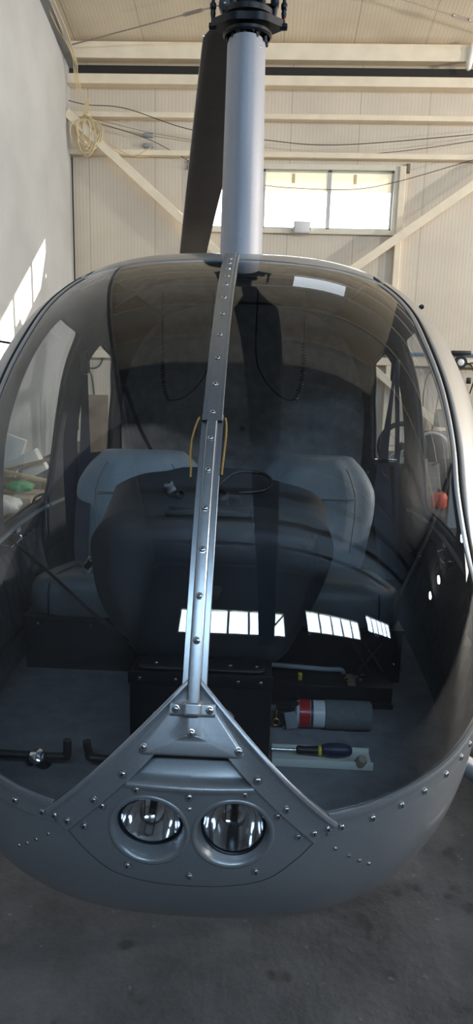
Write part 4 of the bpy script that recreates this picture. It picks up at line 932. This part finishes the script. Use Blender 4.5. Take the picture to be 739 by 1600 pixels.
for x in (-.18, .18):
    for y in (-.14, .14): b.tube([(x, y, .40), (x*1.3, y*1.4, 0)], .018, 8)
b.build('stand', 'machine', en)
rd = [(2.10+.03*k, 6.66+.02*(k % 3), .92+.04*(k % 2)) for k in range(5)]
rb_ = empty('rod_bucket', (2.16, 6.68, 0)); tag(rb_, 'dark bucket holding yellowish rods beside the engine', 'bucket')
B().lathe([(.0005, 0), (.10, 0), (.12, .5), (.115, .5), (.095, .02), (.0005, .02)], (0, 0, 0), n=20).build('bucket', 'black', rb_)
for x, y, z in rd: tag(B().tube([(2.16+(x-2.16)*.95, 6.66+.02*((int(round((x-2.10)/.03))) % 3), .025), (x, y, z)], .011, 8).build('rod', 'olive'), 'yellowish rod standing in the dark bucket by the engine', 'rod', 'rods in the bucket')
wh = empty('spoked_wheel', (1.58, 6.6, .0)); tag(wh, 'black wheel leaning upright left of the engine', 'wheel')
B().tube(arc((0, 0, .62), .24, 0, 2*pi, 40), .028, 10, True).build('tyre', 'rubber', wh); B().lathe([(.0005, -.04), (.04, -.04), (.04, .04), (.0005, .04)], (0, 0, .62), (0, 1, 0), 14).build('hub', 'machine', wh)
for k in range(8): B().tube([(0, 0, .62), (.22*cos(k*pi/4), 0, .62+.22*sin(k*pi/4))], .006, 6).build('spoke', 'alu', wh)
B().tube([(0, .06, .62), (0, .10, .02)], .02, 8).box((0, .1, .012), (.3, .2, .024), .004).build('stand', 'machine', wh)
of_ = empty('orange_float', (1.98, 6.4, 0)); tag(of_, 'small orange plastic can standing on the floor below the engine', 'can')
B().lathe([(.0005, 0), (.07, 0), (.085, .02), (.085, .12), (.06, .16), (.025, .17)], (0, 0, 0), n=24).build('body', 'orange', of_); B().lathe([(.025, .165), (.03, .17), (.03, .20), (.0005, .205)], (0, 0, 0), n=16).build('cap', 'black', of_)
blk('white_board', (1.90, 5.5, .40), (.12, .03, .82), -.05, 0, .1, 'white', 'tall narrow white board standing upright right of the engine', 'board', .004)
blk('grey_panel', (1.80, 6.95, .22), (.30, .03, .44), -.04, 0, -.1, 'grey', 'grey metal panel standing behind the orange can', 'panel', .004)

# ------------------------------------------------------------------ light and camera
wd = bpy.data.worlds.new('sky'); S.world = wd; wd.use_nodes = True
bg = wd.node_tree.nodes['Background']; bg.inputs[0].default_value = (.86, .93, 1.0, 1); bg.inputs[1].default_value = 5.0
sl = bpy.data.lights.new('sun', 'SUN'); sl.energy = 22.; sl.angle = radians(.6); sl.color = (1.0, .90, .74)
so = bpy.data.objects.new('sun', sl); COL.objects.link(so); so.rotation_euler = Vector((-1, -.72, -.47)).to_track_quat('-Z', 'Y').to_euler(); so.location = (8, 18, 9)


for k, (y, z, w, lab) in enumerate(((-.95, 5.8, 260., 'halogen wall floodlight on the right wall, nearest the front wall'), (.8, 5.35, 260., 'halogen wall floodlight on the right wall, middle one of three'), (5.8, 3.6, 640., 'halogen wall floodlight on the right wall, lowest of three'))):
    t = empty('wall_floodlight', (XR, y, z)); tag(t, lab, 'floodlight', 'halogen floodlights on the right wall')
    aim = (Vector((3.0, 8.0, 7.4))-Vector((XR, y, z))).normalized(); q = Vector((0, 0, 1)).rotation_difference(aim); c = Vector((-.32, 0, 0))
    b = B().lathe([(.0005, -.14), (.12, -.13), (.26, -.02), (.27, .0), (.255, .0), (.24, -.015), (.0005, -.02)], c, aim, 24); b.tube([(0, 0, 0), c+aim*-.10], .03, 8).lathe([(.08, 0), (.08, .02), (.0005, .02)], (0, 0, 0), (-1, 0, 0), 16); b.build('lamp_housing', 'grey', t)
    l = bpy.data.lights.new('lamp', 'AREA'); l.shape = 'DISK'; l.size = .46; l.energy = w; l.color = (1.0, .92, .82); l.spread = radians(170)
    lo = bpy.data.objects.new('lamp', l); COL.objects.link(lo); lo.parent = t; lo.location = c+aim*.01; lo.rotation_euler = aim.to_track_quat('-Z', 'Y').to_euler()

cam = bpy.data.cameras.new('camera'); co = bpy.data.objects.new('camera', cam); COL.objects.link(co)
ya, pt, ro_ = radians(2.2), radians(12.6), radians(1.5)
f = Vector((-sin(ya)*cos(pt), cos(ya)*cos(pt), -sin(pt))); r0 = Vector((cos(ya), sin(ya), 0)); u0 = r0.cross(f)
r_ = r0*cos(ro_)+u0*sin(ro_); u_ = -r0*sin(ro_)+u0*cos(ro_)
co.matrix_world = Matrix(((r_.x, u_.x, -f.x, .112), (r_.y, u_.y, -f.y, -1.10), (r_.z, u_.z, -f.z, 1.55), (0, 0, 0, 1)))
cam.sensor_fit = 'VERTICAL'; cam.sensor_height = 24; cam.lens = 24*1109/1600; cam.clip_start = .02; cam.clip_end = 200
S.camera = co
S.view_settings.view_transform = 'Standard'; S.view_settings.look = 'None'; S.view_settings.gamma = 1; S.view_settings.use_curve_mapping = False
S.view_settings.exposure = 0.5
S.cycles.max_bounces = 10; S.cycles.transparent_max_bounces = 24; S.cycles.diffuse_bounces = 6; S.cycles.glossy_bounces = 5; S.cycles.sample_clamp_indirect = 8
S.cycles.caustics_reflective = False; S.cycles.caustics_refractive = False
